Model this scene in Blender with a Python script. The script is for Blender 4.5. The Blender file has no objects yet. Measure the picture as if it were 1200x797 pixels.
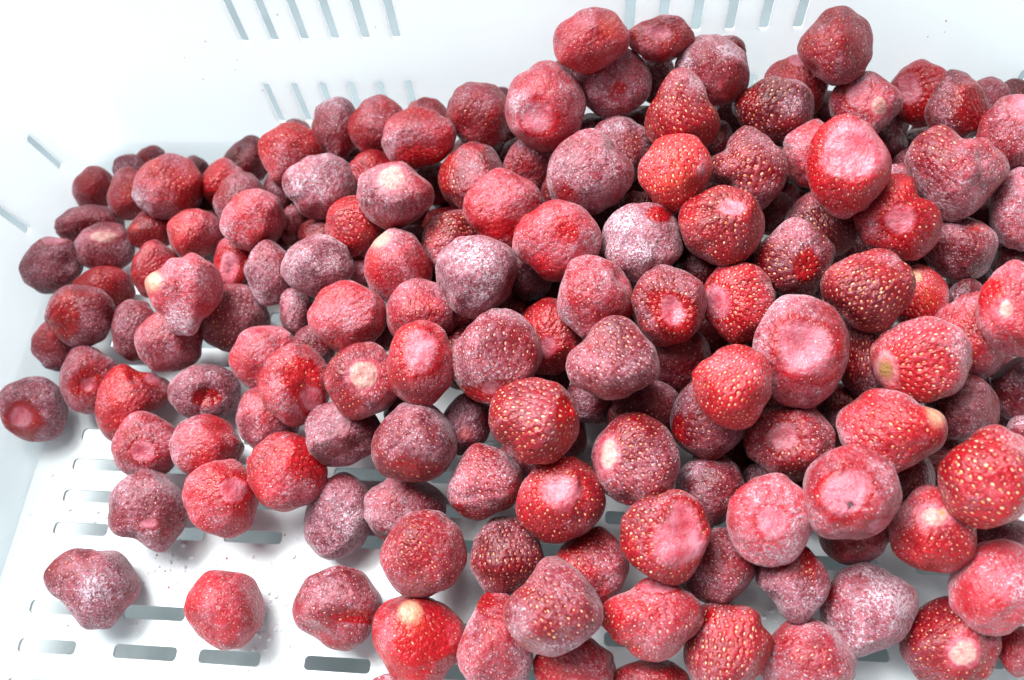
import bpy, math, random
import numpy as np
from mathutils import Vector, Quaternion
from mathutils.geometry import delaunay_2d_cdt

S = bpy.context.scene
COL = S.collection
# ---------------------------------------------------------------- camera
cam_d = bpy.data.cameras.new('camera'); cam = bpy.data.objects.new('camera', cam_d); COL.objects.link(cam)
cam.location = (0, 0, 0.30); cam.rotation_mode = 'QUATERNION'; cam.rotation_quaternion = (0.975764, 0.212338, 0.049204, 0.019404)
cam_d.sensor_width = 36.0; cam_d.lens = 900.0 / 1200.0 * 36.0
cam_d.clip_start = 0.01; cam_d.clip_end = 50.0
cam_d.dof.use_dof = True; cam_d.dof.focus_distance = 0.275; cam_d.dof.aperture_fstop = 9.0
S.camera = cam
# ---------------------------------------------------------------- world and lamps
wd = bpy.data.worlds.new('World'); S.world = wd; wd.use_nodes = True
bg = wd.node_tree.nodes['Background']; bg.inputs[0].default_value = (0.80, 0.92, 1.0, 1); bg.inputs[1].default_value = 0.11
def area(name, loc, aim, size, power, col):
    l = bpy.data.lights.new(name, 'AREA'); l.shape = 'RECTANGLE'; l.size, l.size_y = size; l.energy = power; l.color = col
    o = bpy.data.objects.new(name, l); COL.objects.link(o); o.location = loc
    o.rotation_euler = (Vector(aim) - Vector(loc)).to_track_quat('-Z', 'Y').to_euler(); return o
area('window_light', (-0.72, 0.62, 1.30), (-0.05, 0.12, 0.03), (1.0, 0.6), 40.0, (0.97, 0.985, 1.0))
area('overhead_fill', (-0.25, 0.60, 1.75), (-0.03, 0.12, 0), (0.9, 0.7), 14.0, (1.0, 0.985, 0.965))  # added overhead fill that lightens the tops of the berries
area('back_wall_fill', (0.1, 1.55, 0.42), (0.05, 0.24, 0.07), (1.6, 0.6), 23.0, (0.96, 0.99, 1.0))  # added lamp behind the crate to brighten the back wall through its plastic
area('left_wall_fill', (-1.65, 0.15, 0.42), (-0.25, 0.10, 0.07), (1.3, 0.6), 19.0, (0.96, 0.99, 1.0))  # unseen fill put in at the left so the wall there glows through
S.view_settings.view_transform = 'Standard'; S.view_settings.look = 'None'
S.view_settings.exposure = 0.66; S.view_settings.gamma = 1.0; S.view_settings.use_curve_mapping = False
S.cycles.max_bounces = 10; S.cycles.diffuse_bounces = 6; S.cycles.use_denoising = True
S.cycles.sample_clamp_indirect = 8.0

# ---------------------------------------------------------------- node helpers
class NT:
    def __init__(s, name):
        s.m = bpy.data.materials.new(name); s.m.use_nodes = True; s.t = s.m.node_tree
        s.b = s.t.nodes['Principled BSDF']; s.o = s.t.nodes['Material Output']
    def n(s, typ, ins=None, **kw):
        nd = s.t.nodes.new(typ)
        for k, v in kw.items(): setattr(nd, k, v)
        if ins:
            for k, v in ins.items(): s.put(nd.inputs[k], v)
        return nd
    def put(s, sock, v):
        if hasattr(v, 'node'): s.t.links.new(v, sock)
        else: sock.default_value = v
    def math(s, op, a, b=0.0, c=0.0, clamp=False):
        return s.n('ShaderNodeMath', {0: a, 1: b, 2: c}, operation=op, use_clamp=clamp).outputs[0]
    def step(s, x, lo, hi):     # smooth 0..1 between lo and hi
        return s.n('ShaderNodeMapRange', {'Value': x, 'From Min': lo, 'From Max': hi}, interpolation_type='SMOOTHSTEP').outputs[0]
    def mix(s, f, a, b, blend='MIX'):
        nd = s.n('ShaderNodeMix', data_type='RGBA', blend_type=blend, clamp_factor=True)
        s.put(nd.inputs[0], f); s.put(nd.inputs[6], a); s.put(nd.inputs[7], b); return nd.outputs[2]
    def noise(s, vec, scale, detail=2.0, rough=0.5, w=None):
        nd = s.n('ShaderNodeTexNoise', noise_dimensions='4D' if w is not None else '3D')
        s.put(nd.inputs['Vector'], vec); nd.inputs['Scale'].default_value = scale
        nd.inputs['Detail'].default_value = detail; nd.inputs['Roughness'].default_value = rough
        if w is not None: s.put(nd.inputs['W'], w)
        return nd.outputs['Fac']

def rgb(r, g, b): return (r, g, b, 1.0)

def strawberry_material():
    s = NT('frozen_strawberry_skin')
    tc = s.n('ShaderNodeTexCoord'); ob = tc.outputs['Object']
    rnd = s.n('ShaderNodeObjectInfo').outputs['Random']; w = s.math('MULTIPLY', rnd, 57.0)
    uv = s.n('ShaderNodeSeparateXYZ', {0: tc.outputs['UV']}); U, V = uv.outputs[0], uv.outputs[1]
    a = s.n('ShaderNodeSeparateColor', {0: s.n('ShaderNodeAttribute', attribute_name='mask_a').outputs['Color']})
    b = s.n('ShaderNodeSeparateColor', {0: s.n('ShaderNodeAttribute', attribute_name='mask_b').outputs['Color']})
    c = s.n('ShaderNodeSeparateColor', {0: s.n('ShaderNodeAttribute', attribute_name='mask_c').outputs['Color']})
    frost, bare, seedy = a.outputs; pink, white, orange = b.outputs; cream, green, dark = c.outputs
    edge = s.math('MULTIPLY', s.math('SUBTRACT', s.noise(ob, 420.0, 4.0, 0.65, w), 0.5), 1.5)
    ragged = lambda m_, lo=0.25, hi=0.8: s.math('MULTIPLY', s.step(s.math('ADD', m_, edge), lo, hi), s.step(m_, 0.0, 0.12))
    bare = ragged(bare, 0.1, 1.0); orange = s.math('MULTIPLY', orange, s.step(s.math('ADD', orange, edge), 0.0, 0.7)); white = ragged(white, 0.15, 1.15); pink = s.math('MULTIPLY', ragged(pink, 0.0, 1.1), 0.80)
    tone = s.n('ShaderNodeAttribute', attribute_name='tone').outputs['Fac']
    # --- seeds: rows along the berry, an integer number in each row
    N = 20.0
    vv = s.math('MULTIPLY', V, N); row = s.math('FLOOR', vv); fv = s.math('SUBTRACT', s.math('FRACT', vv), 0.5)
    th = s.math('MULTIPLY', s.math('ADD', row, 0.5), math.pi / N); sth = s.math('SINE', th)
    cnt = s.math('MAXIMUM', s.math('ROUND', s.math('MULTIPLY', sth, 36.0)), 3.0)
    uu = s.math('ADD', s.math('MULTIPLY', U, cnt), s.math('MULTIPLY', row, 0.5)); colm = s.math('FLOOR', uu)
    fu = s.math('SUBTRACT', s.math('FRACT', uu), 0.5)
    wn = s.n('ShaderNodeTexWhiteNoise', {0: s.n('ShaderNodeCombineXYZ', {0: row, 1: colm, 2: w}).outputs[0]}, noise_dimensions='3D')
    jc = s.n('ShaderNodeSeparateColor', {0: wn.outputs['Color']})
    ju = s.math('MULTIPLY', s.math('SUBTRACT', jc.outputs[0], 0.5), 0.5); jv = s.math('MULTIPLY', s.math('SUBTRACT', jc.outputs[1], 0.5), 0.55)
    dx = s.math('MULTIPLY', s.math('MULTIPLY', s.math('SUBTRACT', fu, ju), s.math('DIVIDE', 6.283, cnt)), sth)
    dy = s.math('MULTIPLY', s.math('SUBTRACT', fv, jv), math.pi / N)
    dist = s.math('SQRT', s.math('ADD', s.math('MULTIPLY', dx, dx), s.math('MULTIPLY', s.math('MULTIPLY', dy, dy), 0.42)))
    sr = s.math('MULTIPLY', s.math('ADD', s.math('MULTIPLY', seedy, 0.0105), 0.0095), s.math('ADD', s.math('MULTIPLY', jc.outputs[2], 0.8), 0.55))
    seed = s.math('SUBTRACT', 1.0, s.step(dist, s.math('MULTIPLY', sr, 0.65), s.math('MULTIPLY', sr, 1.25)))
    noseed = s.math('SUBTRACT', 1.0, s.math('MAXIMUM', s.math('MULTIPLY', pink, 1.5), s.math('MULTIPLY', white, 1.5)), clamp=True)
    keep = s.step(s.math('ADD', s.math('MULTIPLY', seedy, 0.8), s.math('MULTIPLY', jc.outputs[1], 0.9)), 0.35, 1.1)
    seed = s.math('MULTIPLY', s.math('MULTIPLY', seed, noseed), keep)
    pit = s.math('MULTIPLY', s.math('MULTIPLY', s.math('SUBTRACT', 1.0, s.step(dist, 0.015, 0.075)), noseed), s.math('ADD', 0.25, s.math('MULTIPLY', seedy, 0.75)))
    # --- flesh colour
    big = s.noise(ob, 95.0, 3.0, 0.55, w); mid = s.noise(ob, 330.0, 3.0, 0.6, w)
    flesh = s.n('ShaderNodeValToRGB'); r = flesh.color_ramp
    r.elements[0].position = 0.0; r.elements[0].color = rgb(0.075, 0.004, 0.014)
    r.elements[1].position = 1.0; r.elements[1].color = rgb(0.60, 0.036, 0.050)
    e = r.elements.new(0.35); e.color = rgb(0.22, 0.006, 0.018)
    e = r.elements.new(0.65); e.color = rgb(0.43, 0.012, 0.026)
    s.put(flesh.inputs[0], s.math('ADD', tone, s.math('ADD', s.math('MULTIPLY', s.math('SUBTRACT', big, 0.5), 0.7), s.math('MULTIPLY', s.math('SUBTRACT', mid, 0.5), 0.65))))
    colr = flesh.outputs[0]
    colr = s.mix(s.math('MULTIPLY', bare, 0.42), colr, s.mix(big, rgb(0.36, 0.008, 0.010), rgb(0.62, 0.03, 0.025)))
    colr = s.mix(s.math('MULTIPLY', orange, s.step(mid, 0.2, 0.55)), colr, rgb(0.70, 0.15, 0.055))
    colr = s.mix(1.0, colr, rgb(0.92, 0.46, 0.56), 'MULTIPLY')
    colr = s.mix(cream, colr, rgb(0.80, 0.62, 0.36))
    pn = s.noise(ob, 180.0, 4.0, 0.62, w)
    colr = s.mix(s.math('MULTIPLY', pink, s.step(pn, 0.10, 0.45)), colr, s.mix(s.step(pn, 0.34, 0.70), rgb(0.58, 0.10, 0.14), rgb(0.80, 0.44, 0.50)))
    wfib = s.noise(ob, 700.0, 4.0, 0.7, w)
    colr = s.mix(s.math('MULTIPLY', white, 0.92), colr, s.mix(s.step(s.math('ADD', s.math('MULTIPLY', wfib, 0.6), s.math('MULTIPLY', mid, 0.4)), 0.36, 0.60), rgb(0.58, 0.31, 0.25), rgb(0.70, 0.63, 0.48)))
    colr = s.mix(green, colr, rgb(0.42, 0.34, 0.10))
    colr = s.mix(dark, colr, rgb(0.03, 0.004, 0.004))
    pitshade = s.math('MULTIPLY', s.math('MULTIPLY', pit, 0.35), s.math('SUBTRACT', 1.0, seed))
    colr = s.mix(pitshade, colr, rgb(0.30, 0.004, 0.006))
    scol = s.mix(jc.outputs[0], rgb(0.80, 0.42, 0.12), rgb(1.0, 0.90, 0.48)); scol = s.mix(s.math('MULTIPLY', s.step(frost, 0.3, 0.8), 0.6), scol, rgb(0.88, 0.76, 0.74))
    colr = s.mix(s.math('MULTIPLY', seed, 0.92), colr, scol)
    # --- frost: patches times fine crystals
    g1 = s.noise(ob, 1050.0, 3.0, 0.72, w); g2 = s.noise(ob, 2600.0, 1.0, 0.5, w); pt = s.noise(ob, 150.0, 4.0, 0.62, w)
    fa = s.math('SUBTRACT', s.math('ADD', frost, s.math('MULTIPLY', s.math('SUBTRACT', pt, 0.5), 1.7)), s.math('MULTIPLY', bare, 0.75))
    fa = s.math('SUBTRACT', fa, s.math('MULTIPLY', s.math('MULTIPLY', pit, 0.28), s.math('SUBTRACT', 1.0, seed)))
    m6 = s.noise(ob, 640.0, 3.0, 0.65, w)
    film = s.math('MULTIPLY', s.math('MULTIPLY', s.step(fa, 0.05, 1.2), 0.56), s.math('ADD', 0.22, s.math('MULTIPLY', s.step(m6, 0.36, 0.62), 0.78)))
    grain = s.math('ADD', s.math('MULTIPLY', g1, 0.72), s.math('MULTIPLY', g2, 0.28))
    thr = s.math('SUBTRACT', 0.645, s.math('MULTIPLY', fa, 0.155))
    crys = s.step(grain, thr, s.math('ADD', thr, 0.12))
    crys = s.math('MULTIPLY', crys, s.step(fa, -0.15, 0.35))
    spark = s.math('MULTIPLY', s.math('MULTIPLY', s.step(s.noise(ob, 1700.0, 0.0, 0.5, w), 0.70, 0.76), s.step(fa, -0.1, 0.7)), 0.85); crys = s.math('MAXIMUM', crys, spark)
    fcol = s.mix(s.step(pt, 0.35, 0.65), rgb(0.52, 0.29, 0.39), rgb(0.78, 0.42, 0.49))
    colr = s.mix(film, colr, fcol)
    colr = s.mix(1.0, colr, rgb(0.84, 0.60, 0.66), 'MULTIPLY')
    colr = s.mix(s.math('MULTIPLY', crys, 0.70), colr, s.mix(s.step(g2, 0.35, 0.65), rgb(0.55, 0.38, 0.45), rgb(0.80, 0.69, 0.76)))
    s.put(s.b.inputs['Base Color'], colr)
    ro = s.math('ADD', 0.34, s.math('MULTIPLY', s.math('MAXIMUM', film, crys), 0.5)); ro = s.math('SUBTRACT', ro, s.math('MULTIPLY', bare, 0.10))
    s.put(s.b.inputs['Roughness'], ro); s.b.inputs['Specular IOR Level'].default_value = 0.45
    s.put(s.b.inputs['Sheen Weight'], s.math('ADD', 0.02, s.math('MULTIPLY', s.step(fa, 0.0, 0.9), 0.30))); s.b.inputs['Sheen Roughness'].default_value = 0.35; s.b.inputs['Sheen Tint'].default_value = rgb(1.0, 0.93, 0.97)
    s.b.inputs['Subsurface Weight'].default_value = 0.12; s.b.inputs['Subsurface Radius'].default_value = (1.0, 0.25, 0.18); s.b.inputs['Subsurface Scale'].default_value = 0.003
    # --- relief
    h = s.math('ADD', s.math('MULTIPLY', pit, -0.00032), s.math('MULTIPLY', seed, 0.00018))
    h = s.math('ADD', h, s.math('MULTIPLY', crys, 0.00036))
    h = s.math('ADD', h, s.math('MULTIPLY', mid, 0.0007))
    h = s.math('ADD', h, s.math('MULTIPLY', m6, 0.00085))
    bp = s.n('ShaderNodeBump', {'Height': h}); bp.inputs['Strength'].default_value = 0.85; bp.inputs['Distance'].default_value = 1.0
    s.put(s.b.inputs['Normal'], bp.outputs[0])
    return s.m

def plastic_material(name, through):
    s = NT(name)
    ob = s.n('ShaderNodeTexCoord').outputs['Object']
    n1 = s.noise(ob, 14.0, 4.0, 0.6); n2 = s.noise(ob, 420.0, 2.0, 0.6); n3 = s.noise(ob, 1500.0, 1.0)
    c = s.mix(s.step(n1, 0.3, 0.75), rgb(0.82, 0.865, 0.875), rgb(0.77, 0.835, 0.85))
    scr = s.step(n2, 0.66, 0.75); c = s.mix(s.math('MULTIPLY', scr, 0.12), c, rgb(0.62, 0.66, 0.68))
    # faint pink juice stains, own shapes on the plastic
    st = s.math('MULTIPLY', s.step(s.noise(ob, 38.0, 5.0, 0.7), 0.66, 0.80), 0.16); c = s.mix(st, c, rgb(0.80, 0.50, 0.54))
    s.put(s.b.inputs['Base Color'], c); s.put(s.b.inputs['Roughness'], s.math('ADD', 0.30, s.math('MULTIPLY', n2, 0.2)))
    s.b.inputs['Specular IOR Level'].default_value = 0.35
    h = s.math('ADD', s.math('MULTIPLY', s.noise(ob, 60.0, 2.0), 0.0006), s.math('MULTIPLY', n3, 0.00006))
    bp = s.n('ShaderNodeBump', {'Height': h}); bp.inputs['Strength'].default_value = 0.5; bp.inputs['Distance'].default_value = 1.0
    s.put(s.b.inputs['Normal'], bp.outputs[0])
    tr = s.n('ShaderNodeBsdfTranslucent', {'Color': rgb(0.91, 0.94, 0.95)})
    mx = s.n('ShaderNodeMixShader', {0: through, 1: s.b.outputs[0], 2: tr.outputs[0]}); s.t.links.new(mx.outputs[0], s.o.inputs['Surface']); return s.m

def plain(name, col, rough, scale=40.0, var=0.12, bump=0.0004):
    s = NT(name); ob = s.n('ShaderNodeTexCoord').outputs['Object']; n = s.noise(ob, scale, 5.0, 0.65)
    lo = tuple(x * (1 - var) for x in col) + (1.0,); hi = tuple(min(1, x * (1 + var)) for x in col) + (1.0,)
    s.put(s.b.inputs['Base Color'], s.mix(s.step(n, 0.3, 0.7), lo, hi)); s.b.inputs['Roughness'].default_value = rough
    bp = s.n('ShaderNodeBump', {'Height': s.math('MULTIPLY', n, bump)}); bp.inputs['Distance'].default_value = 1.0
    s.put(s.b.inputs['Normal'], bp.outputs[0]); return s.m

M_BERRY = strawberry_material(); M_PLASTIC = plastic_material('white_crate_plastic', 0.58); M_BASE = plastic_material('white_crate_base_plastic', 0.12)
M_GROUND = plain('blue_grey_floor', (0.16, 0.20, 0.215), 0.6, 12.0, 0.10); M_BENCH = plain('pale_bench', (0.40, 0.44, 0.45), 0.5, 25.0, 0.12)
M_FROST = plain('loose_frost', (0.88, 0.90, 0.92), 0.8, 900.0, 0.05)
M_CRUMB = plain('fruit_crumb', (0.46, 0.13, 0.14), 0.6, 500.0, 0.3)

def mesh_object(name, verts, faces, mat, parent=None, smooth=True, normals=None):
    me = bpy.data.meshes.new(name); me.from_pydata([tuple(v) for v in verts], [], faces); me.materials.append(mat)
    me.polygons.foreach_set('use_smooth', [smooth] * len(me.polygons))
    if normals is not None: me.normals_split_custom_set_from_vertices([tuple(n) for n in normals])
    me.update(); o = bpy.data.objects.new(name, me); COL.objects.link(o)
    if parent: o.parent = parent
    return o

# ---------------------------------------------------------------- ground under the crate
FEET = 0.034; THICK = 0.0014
gz = -THICK - FEET
GZ = gz - 0.62
g = mesh_object('ground', [(-4, -4, GZ), (4, -4, GZ), (4, 4, GZ), (-4, 4, GZ)], [(0, 1, 2, 3)], M_GROUND); g['kind'] = 'structure'
tx0, tx1, ty0, ty1, tz = -0.272, 0.365, -0.175, 0.262, gz - 0.0004
tb = mesh_object('platform', [(x, y, z) for z in (GZ + .0005, tz) for x, y in ((tx0, ty0), (tx1, ty0), (tx1, ty1), (tx0, ty1))], [(3, 2, 1, 0), (4, 5, 6, 7), (0, 1, 5, 4), (1, 2, 6, 5), (2, 3, 7, 6), (3, 0, 4, 7)], M_BENCH, None, False)
tb['kind'] = 'structure'

# ---------------------------------------------------------------- the crate
XL, XR, YF, YB = -0.247, 0.337, -0.145, 0.235      # inside of the floor, at z = 0
DR = math.tan(math.radians(5.0)); HT = 0.150; RC = 0.020; FIL = 0.013
crate = bpy.data.objects.new('crate', None); COL.objects.link(crate); crate.location = (0, 0, 0)
crate['label'] = 'white slotted plastic crate with the frozen strawberries heaped inside'; crate['category'] = 'crate'

def emit(part, pts, tris, nrm, edges_open, parent, mat=None):
    """one part of the shell: inner skin, outer skin offset by the wall thickness, and sides along the slot edges"""
    V = []; Nn = []; Fc = []
    n = len(pts)
    for p, q in zip(pts, nrm): V.append(p); Nn.append(q)
    for p, q in zip(pts, nrm): V.append(p - q * THICK); Nn.append(-q)
    for t in tris:
        Fc.append(tuple(t)); Fc.append(tuple(i + n for i in reversed(t)))
    for a, b, sn in edges_open:
        k = len(V)
        for p in (pts[a], pts[b], pts[b] - nrm[b] * THICK, pts[a] - nrm[a] * THICK): V.append(p); Nn.append(sn)
        Fc.append((k, k + 1, k + 2, k + 3))
    return mesh_object(part, V, Fc, mat or M_PLASTIC, parent, True, Nn)

def slot_outline(u0, u1, v0, v1, du=0.0):
    """a slot with rounded corners, as a closed ring (du: lean of the far end)"""
    r = min(u1 - u0, v1 - v0) * 0.30; ring = []
    for cx, cy, a0 in ((u1 - r, v0 + r, -90), (u1 - r, v1 - r, 0), (u0 + r, v1 - r, 90), (u0 + r, v0 + r, 180)):
        for k in range(4):
            a = math.radians(a0 + 30 * k); x, y = cx + r * math.cos(a), cy + r * math.sin(a)
            ring.append((x + du * (y - v0) / (v1 - v0), y))
    return ring

def panel(part, outline, slots, to3d, normal, parent):
    """flat panel with real holes: constrained triangulation, triangles inside a slot dropped"""
    ox = [p[0] for p in outline]; oy = [p[1] for p in outline]
    slots = [r for r in slots if min(p[0] for p in r) > min(ox) + .002 and max(p[0] for p in r) < max(ox) - .002 and min(p[1] for p in r) > min(oy) + .001 and max(p[1] for p in r) < max(oy) - .001]
    vs = [Vector(p) for p in outline]; es = [(i, (i + 1) % len(outline)) for i in range(len(outline))]
    for ring in slots:
        k = len(vs); vs += [Vector(p) for p in ring]; es += [(k + i, k + (i + 1) % len(ring)) for i in range(len(ring))]
    ov, oe, of, _, _, _ = delaunay_2d_cdt(vs, es, [], 1, 1e-7)
    def inside(p, ring):
        c = False; j = len(ring) - 1
        for i in range(len(ring)):
            (xi, yi), (xj, yj) = ring[i], ring[j]
            if (yi > p[1]) != (yj > p[1]) and p[0] < (xj - xi) * (p[1] - yi) / (yj - yi) + xi: c = not c
            j = i
        return c
    bbs = [(min(p[0] for p in r), max(p[0] for p in r), min(p[1] for p in r), max(p[1] for p in r)) for r in slots]
    tris = []; drop = set()
    flip = None
    P3 = [to3d(v.x, v.y) for v in ov]; N3 = [normal] * len(ov)
    for f in of:
        c = sum((ov[i] for i in f), Vector((0, 0))) / len(f)
        if any(b[0] <= c.x <= b[1] and b[2] <= c.y <= b[3] and inside(c, r) for b, r in zip(bbs, slots)): continue
        fn = (P3[f[1]] - P3[f[0]]).cross(P3[f[2]] - P3[f[0]])
        tris.append(list(f) if fn.dot(normal) > 0 else list(reversed(f)))
    # sides of the slots
    OV = np.array([(v.x, v.y) for v in ov])
    near = lambda p: int(((OV - p) ** 2).sum(1).argmin())
    sides = []
    for r in slots:
        ctr = to3d(sum(p[0] for p in r) / len(r), sum(p[1] for p in r) / len(r))
        for i in range(len(r)):
            a = near(r[i]); j = (i + 1) % len(r); b = near(r[j])
            mid = (P3[a] + P3[b]) / 2; e = P3[b] - P3[a]; sn = e.cross(normal).normalized()
            if sn.dot(ctr - mid) < 0: sn = -sn
            sides.append((a, b, sn))
    return P3, tris, N3, sides

def join(parts):
    P, T, N, Sd = [], [], [], []
    for p, t, n, s in parts:
        k = len(P); P += p; N += n; T += [[i + k for i in f] for f in t]; Sd += [(a + k, b + k, q) for a, b, q in s]
    return P, T, N, Sd

def grid_part(rows, nrows):
    """rows: list of lists of points -> quads"""
    P = [p for r in rows for p in r]; N = [q for r in nrows for q in r]; m = len(rows[0]); T = []
    for i in range(len(rows) - 1):
        for j in range(m - 1):
            a, b, c, d = i * m + j, i * m + j + 1, (i + 1) * m + j + 1, (i + 1) * m + j
            fn = (P[b] - P[a]).cross(P[d] - P[a])
            if fn.length < 1e-14: fn = (P[c] - P[b]).cross(P[d] - P[b])
            T.append([a, b, c, d] if fn.dot(N[a]) > 0 else [d, c, b, a])
    return P, T, N, []

cs = 1 / math.sqrt(1 + DR * DR); sn_ = DR * cs
# floor: a flat sheet with the rows of slots; the last FIL before the walls is the fillet
FX = [(-0.2180, -0.1945), (-0.1790, -0.1538), (-0.1450, -0.1210), (-0.1040, -0.0790), (-0.0640, -0.0390), (-0.0280, -0.0040), (0.0060, 0.0310), (0.0460, 0.0710), (0.0800, 0.1050), (0.1180, 0.1430), (0.1560, 0.1810), (0.1900, 0.2140), (0.2300, 0.2550), (0.2680, 0.2930)]
FY = [0.0042, 0.0184, 0.0488, 0.0622, 0.0756, 0.0888, 0.1192, 0.1326, 0.1460, 0.1594, 0.1900, 0.2034, -0.0098, -0.0240, -0.0540, -0.0680, -0.0820, -0.0960, -0.1200]
fslots = [slot_outline(a, b, y - 0.0025, y + 0.0025) for a, b in FX for y in FY]
ins = FIL
fo = []
rc = RC - ins
for cx, cy, a0 in ((XR - ins - rc, YF + ins + rc, -90), (XR - ins - rc, YB - ins - rc, 0), (XL + ins + rc, YB - ins - rc, 90), (XL + ins + rc, YF + ins + rc, 180)):
    for k in range(13):
        a = math.radians(a0 + 7.5 * k); fo.append((cx + rc * math.cos(a), cy + rc * math.sin(a)))
UP = Vector((0, 0, 1))
emit('base_panel', *panel('base', fo, fslots, lambda u, v: Vector((u, v, 0)), UP, crate), crate, M_BASE)

# walls: each takes the straight panel, its fillet and one rounded corner
def wall(a, b, inward, slots):
    """a, b: inside corner points at z=0 (square corners), inward: unit vector into the crate"""
    a, b = Vector((a[0], a[1], 0)), Vector((b[0], b[1], 0)); inn = Vector((inward[0], inward[1], 0)); d = (b - a).normalized(); L = (b - a).length
    nrm = (inn * cs + UP * sn_).normalized(); up = (UP * cs - inn * sn_).normalized()
    zt = FIL * (1 - sn_)                    # where the fillet meets the wall
    s0 = zt / cs; s1 = HT / cs
    to3d = lambda u, v: a + d * u - inn * (DR * (v * cs)) + UP * (v * cs)
    parts = [panel('w', [(RC, s0), (L - RC, s0), (L - RC, s1), (RC, s1)], slots, to3d, nrm, None)]
    # fillet strip and corner fan share the same profile
    prof = []
    for k in range(9):
        f = k / 8.0; ang = f * (math.pi / 2 - math.radians(5.0))
        prof.append((FIL - FIL * math.sin(ang), FIL - FIL * math.cos(ang), Vector((0, math.sin(ang), math.cos(ang)))))  # (inset, z, (.,inward,up))
    ztop = prof[-1][1]; itop = prof[-1][0]
    full = list(prof)
    rows, nr = [], []
    for ins_, z, q in prof:
        rows.append([a + d * u + inn * ins_ + UP * z for u in (RC, L - RC)]); nr.append([(inn * q.y + UP * q.z)] * 2)
    # last row sits exactly on the panel's lower edge
    rows[-1] = [to3d(RC, s0), to3d(L - RC, s0)]
    parts.append(grid_part(rows, nr))
    # rounded corner at b: turns from inward to -d
    rows, nr = [], []
    cc = b - d * RC + inn * RC
    hs = [(i, z, q) for i, z, q in prof] + [(-DR * z, z, Vector((0, cs, sn_))) for z in np.linspace(zt, HT, 6)[1:]]
    hs[8] = (-DR * zt, zt, Vector((0, cs, sn_)))
    for ins_, z, q in hs:
        r_, n_ = [], []
        for k in range(17):
            t = math.radians(90 * k / 16); out = (-inn) * math.cos(t) + d * math.sin(t)
            r_.append(cc + out * (RC - ins_) + UP * z); n_.append((-out) * q.y + UP * q.z)
        rows.append(r_); nr.append(n_)
    parts.append(grid_part(rows, nr))
    emit('wall_panel', *join(parts), crate)

def vslot(u, h0, h1, wd=0.0031, lean=0.0): return slot_outline(u - wd / 2, u + wd / 2, h0 / cs, h1 / cs, lean)
bx = []
for base in (-0.1475, 0.0125, 0.1725):
    bx += [base + 0.0130 * k for k in range(6)]
bs = [vslot(x - XL, 0.0690, 0.1080, 0.0039) for x in bx] + [vslot(x - XL, 0.0235, 0.0470, 0.0034) for x in bx]
wall((XL, YB), (XR, YB), (0, -1), bs)
wall((XR, YB), (XR, YF), (-1, 0), [vslot(u, h0, h1) for u in np.arange(0.024, 0.34, 0.0385) for h0, h1 in ((0.0245, 0.0475), (0.0645, 0.104))])
wall((XR, YF), (XL, YF), (0, 1), [vslot(XR - x, h0, h1) for x in bx for h0, h1 in ((0.0235, 0.047), (0.069, 0.108))])
# left wall: runs from the front corner to the back corner
wall((XL, YF), (XL, YB), (1, 0), [vslot(u - YF, h0, h1, 0.0042) for u, h0, h1 in ((.2105, .0251, .0475), (.1722, .0297, .0520), (.2178, .0600, .104), (.1730, .068, .108), (.096, .0297, .052), (.096, .068, .108), (.019, .0297, .052), (.019, .068, .108), (-.057, .0297, .052), (-.057, .068, .108))])

def sweep(name, z0, z1, out0, out1):
    """a ring round the crate's rim or foot: rectangular profile out0..out1 beyond the inside line, z0..z1"""
    path = []
    for cx, cy, a0 in ((XR - RC, YF + RC, -90), (XR - RC, YB - RC, 0), (XL + RC, YB - RC, 90), (XL + RC, YF + RC, 180)):
        for k in range(9):
            a = math.radians(a0 + 11.25 * k); path.append((cx, cy, math.cos(a), math.sin(a)))
    V, Fc = [], []; bev = 0.0012
    prof = [(out0, z0), (out1, z0), (out1, z1 - bev), (out1 - bev, z1), (out0 + bev, z1), (out0, z1 - bev)]
    for cx, cy, c, s in path:
        for o, z in prof: V.append((cx + c * (RC + o), cy + s * (RC + o), z))
    m = len(prof); n = len(path)
    for i in range(n):
        for k in range(m):
            i2 = (i + 1) % n; k2 = (k + 1) % m
            Fc.append((i * m + k, i2 * m + k, i2 * m + k2, i * m + k2))
    return mesh_object(name, V, Fc, M_PLASTIC, crate, False)
sweep('rim', HT + 0.0003, HT + 0.006, DR * HT - THICK * 0.2, DR * HT + 0.016)
for fx, fy in ((XL + .03, YF + .03), (XR - .03, YF + .03), (XL + .02, YB - .012), (XR - .03, YB - .012)):
    w_, d_ = .008, .006; zz0, zz1 = gz, -THICK - .0003
    mesh_object('foot', [(fx + sx * w_ * k, fy + sy * d_ * k, z) for k, z in ((.8, zz0), (1, zz1)) for sx, sy in ((-1, -1), (1, -1), (1, 1), (-1, 1))], [(3, 2, 1, 0), (4, 5, 6, 7)] + [(i, (i + 1) % 4, 4 + (i + 1) % 4, 4 + i) for i in range(4)], M_PLASTIC, crate, False)

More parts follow.
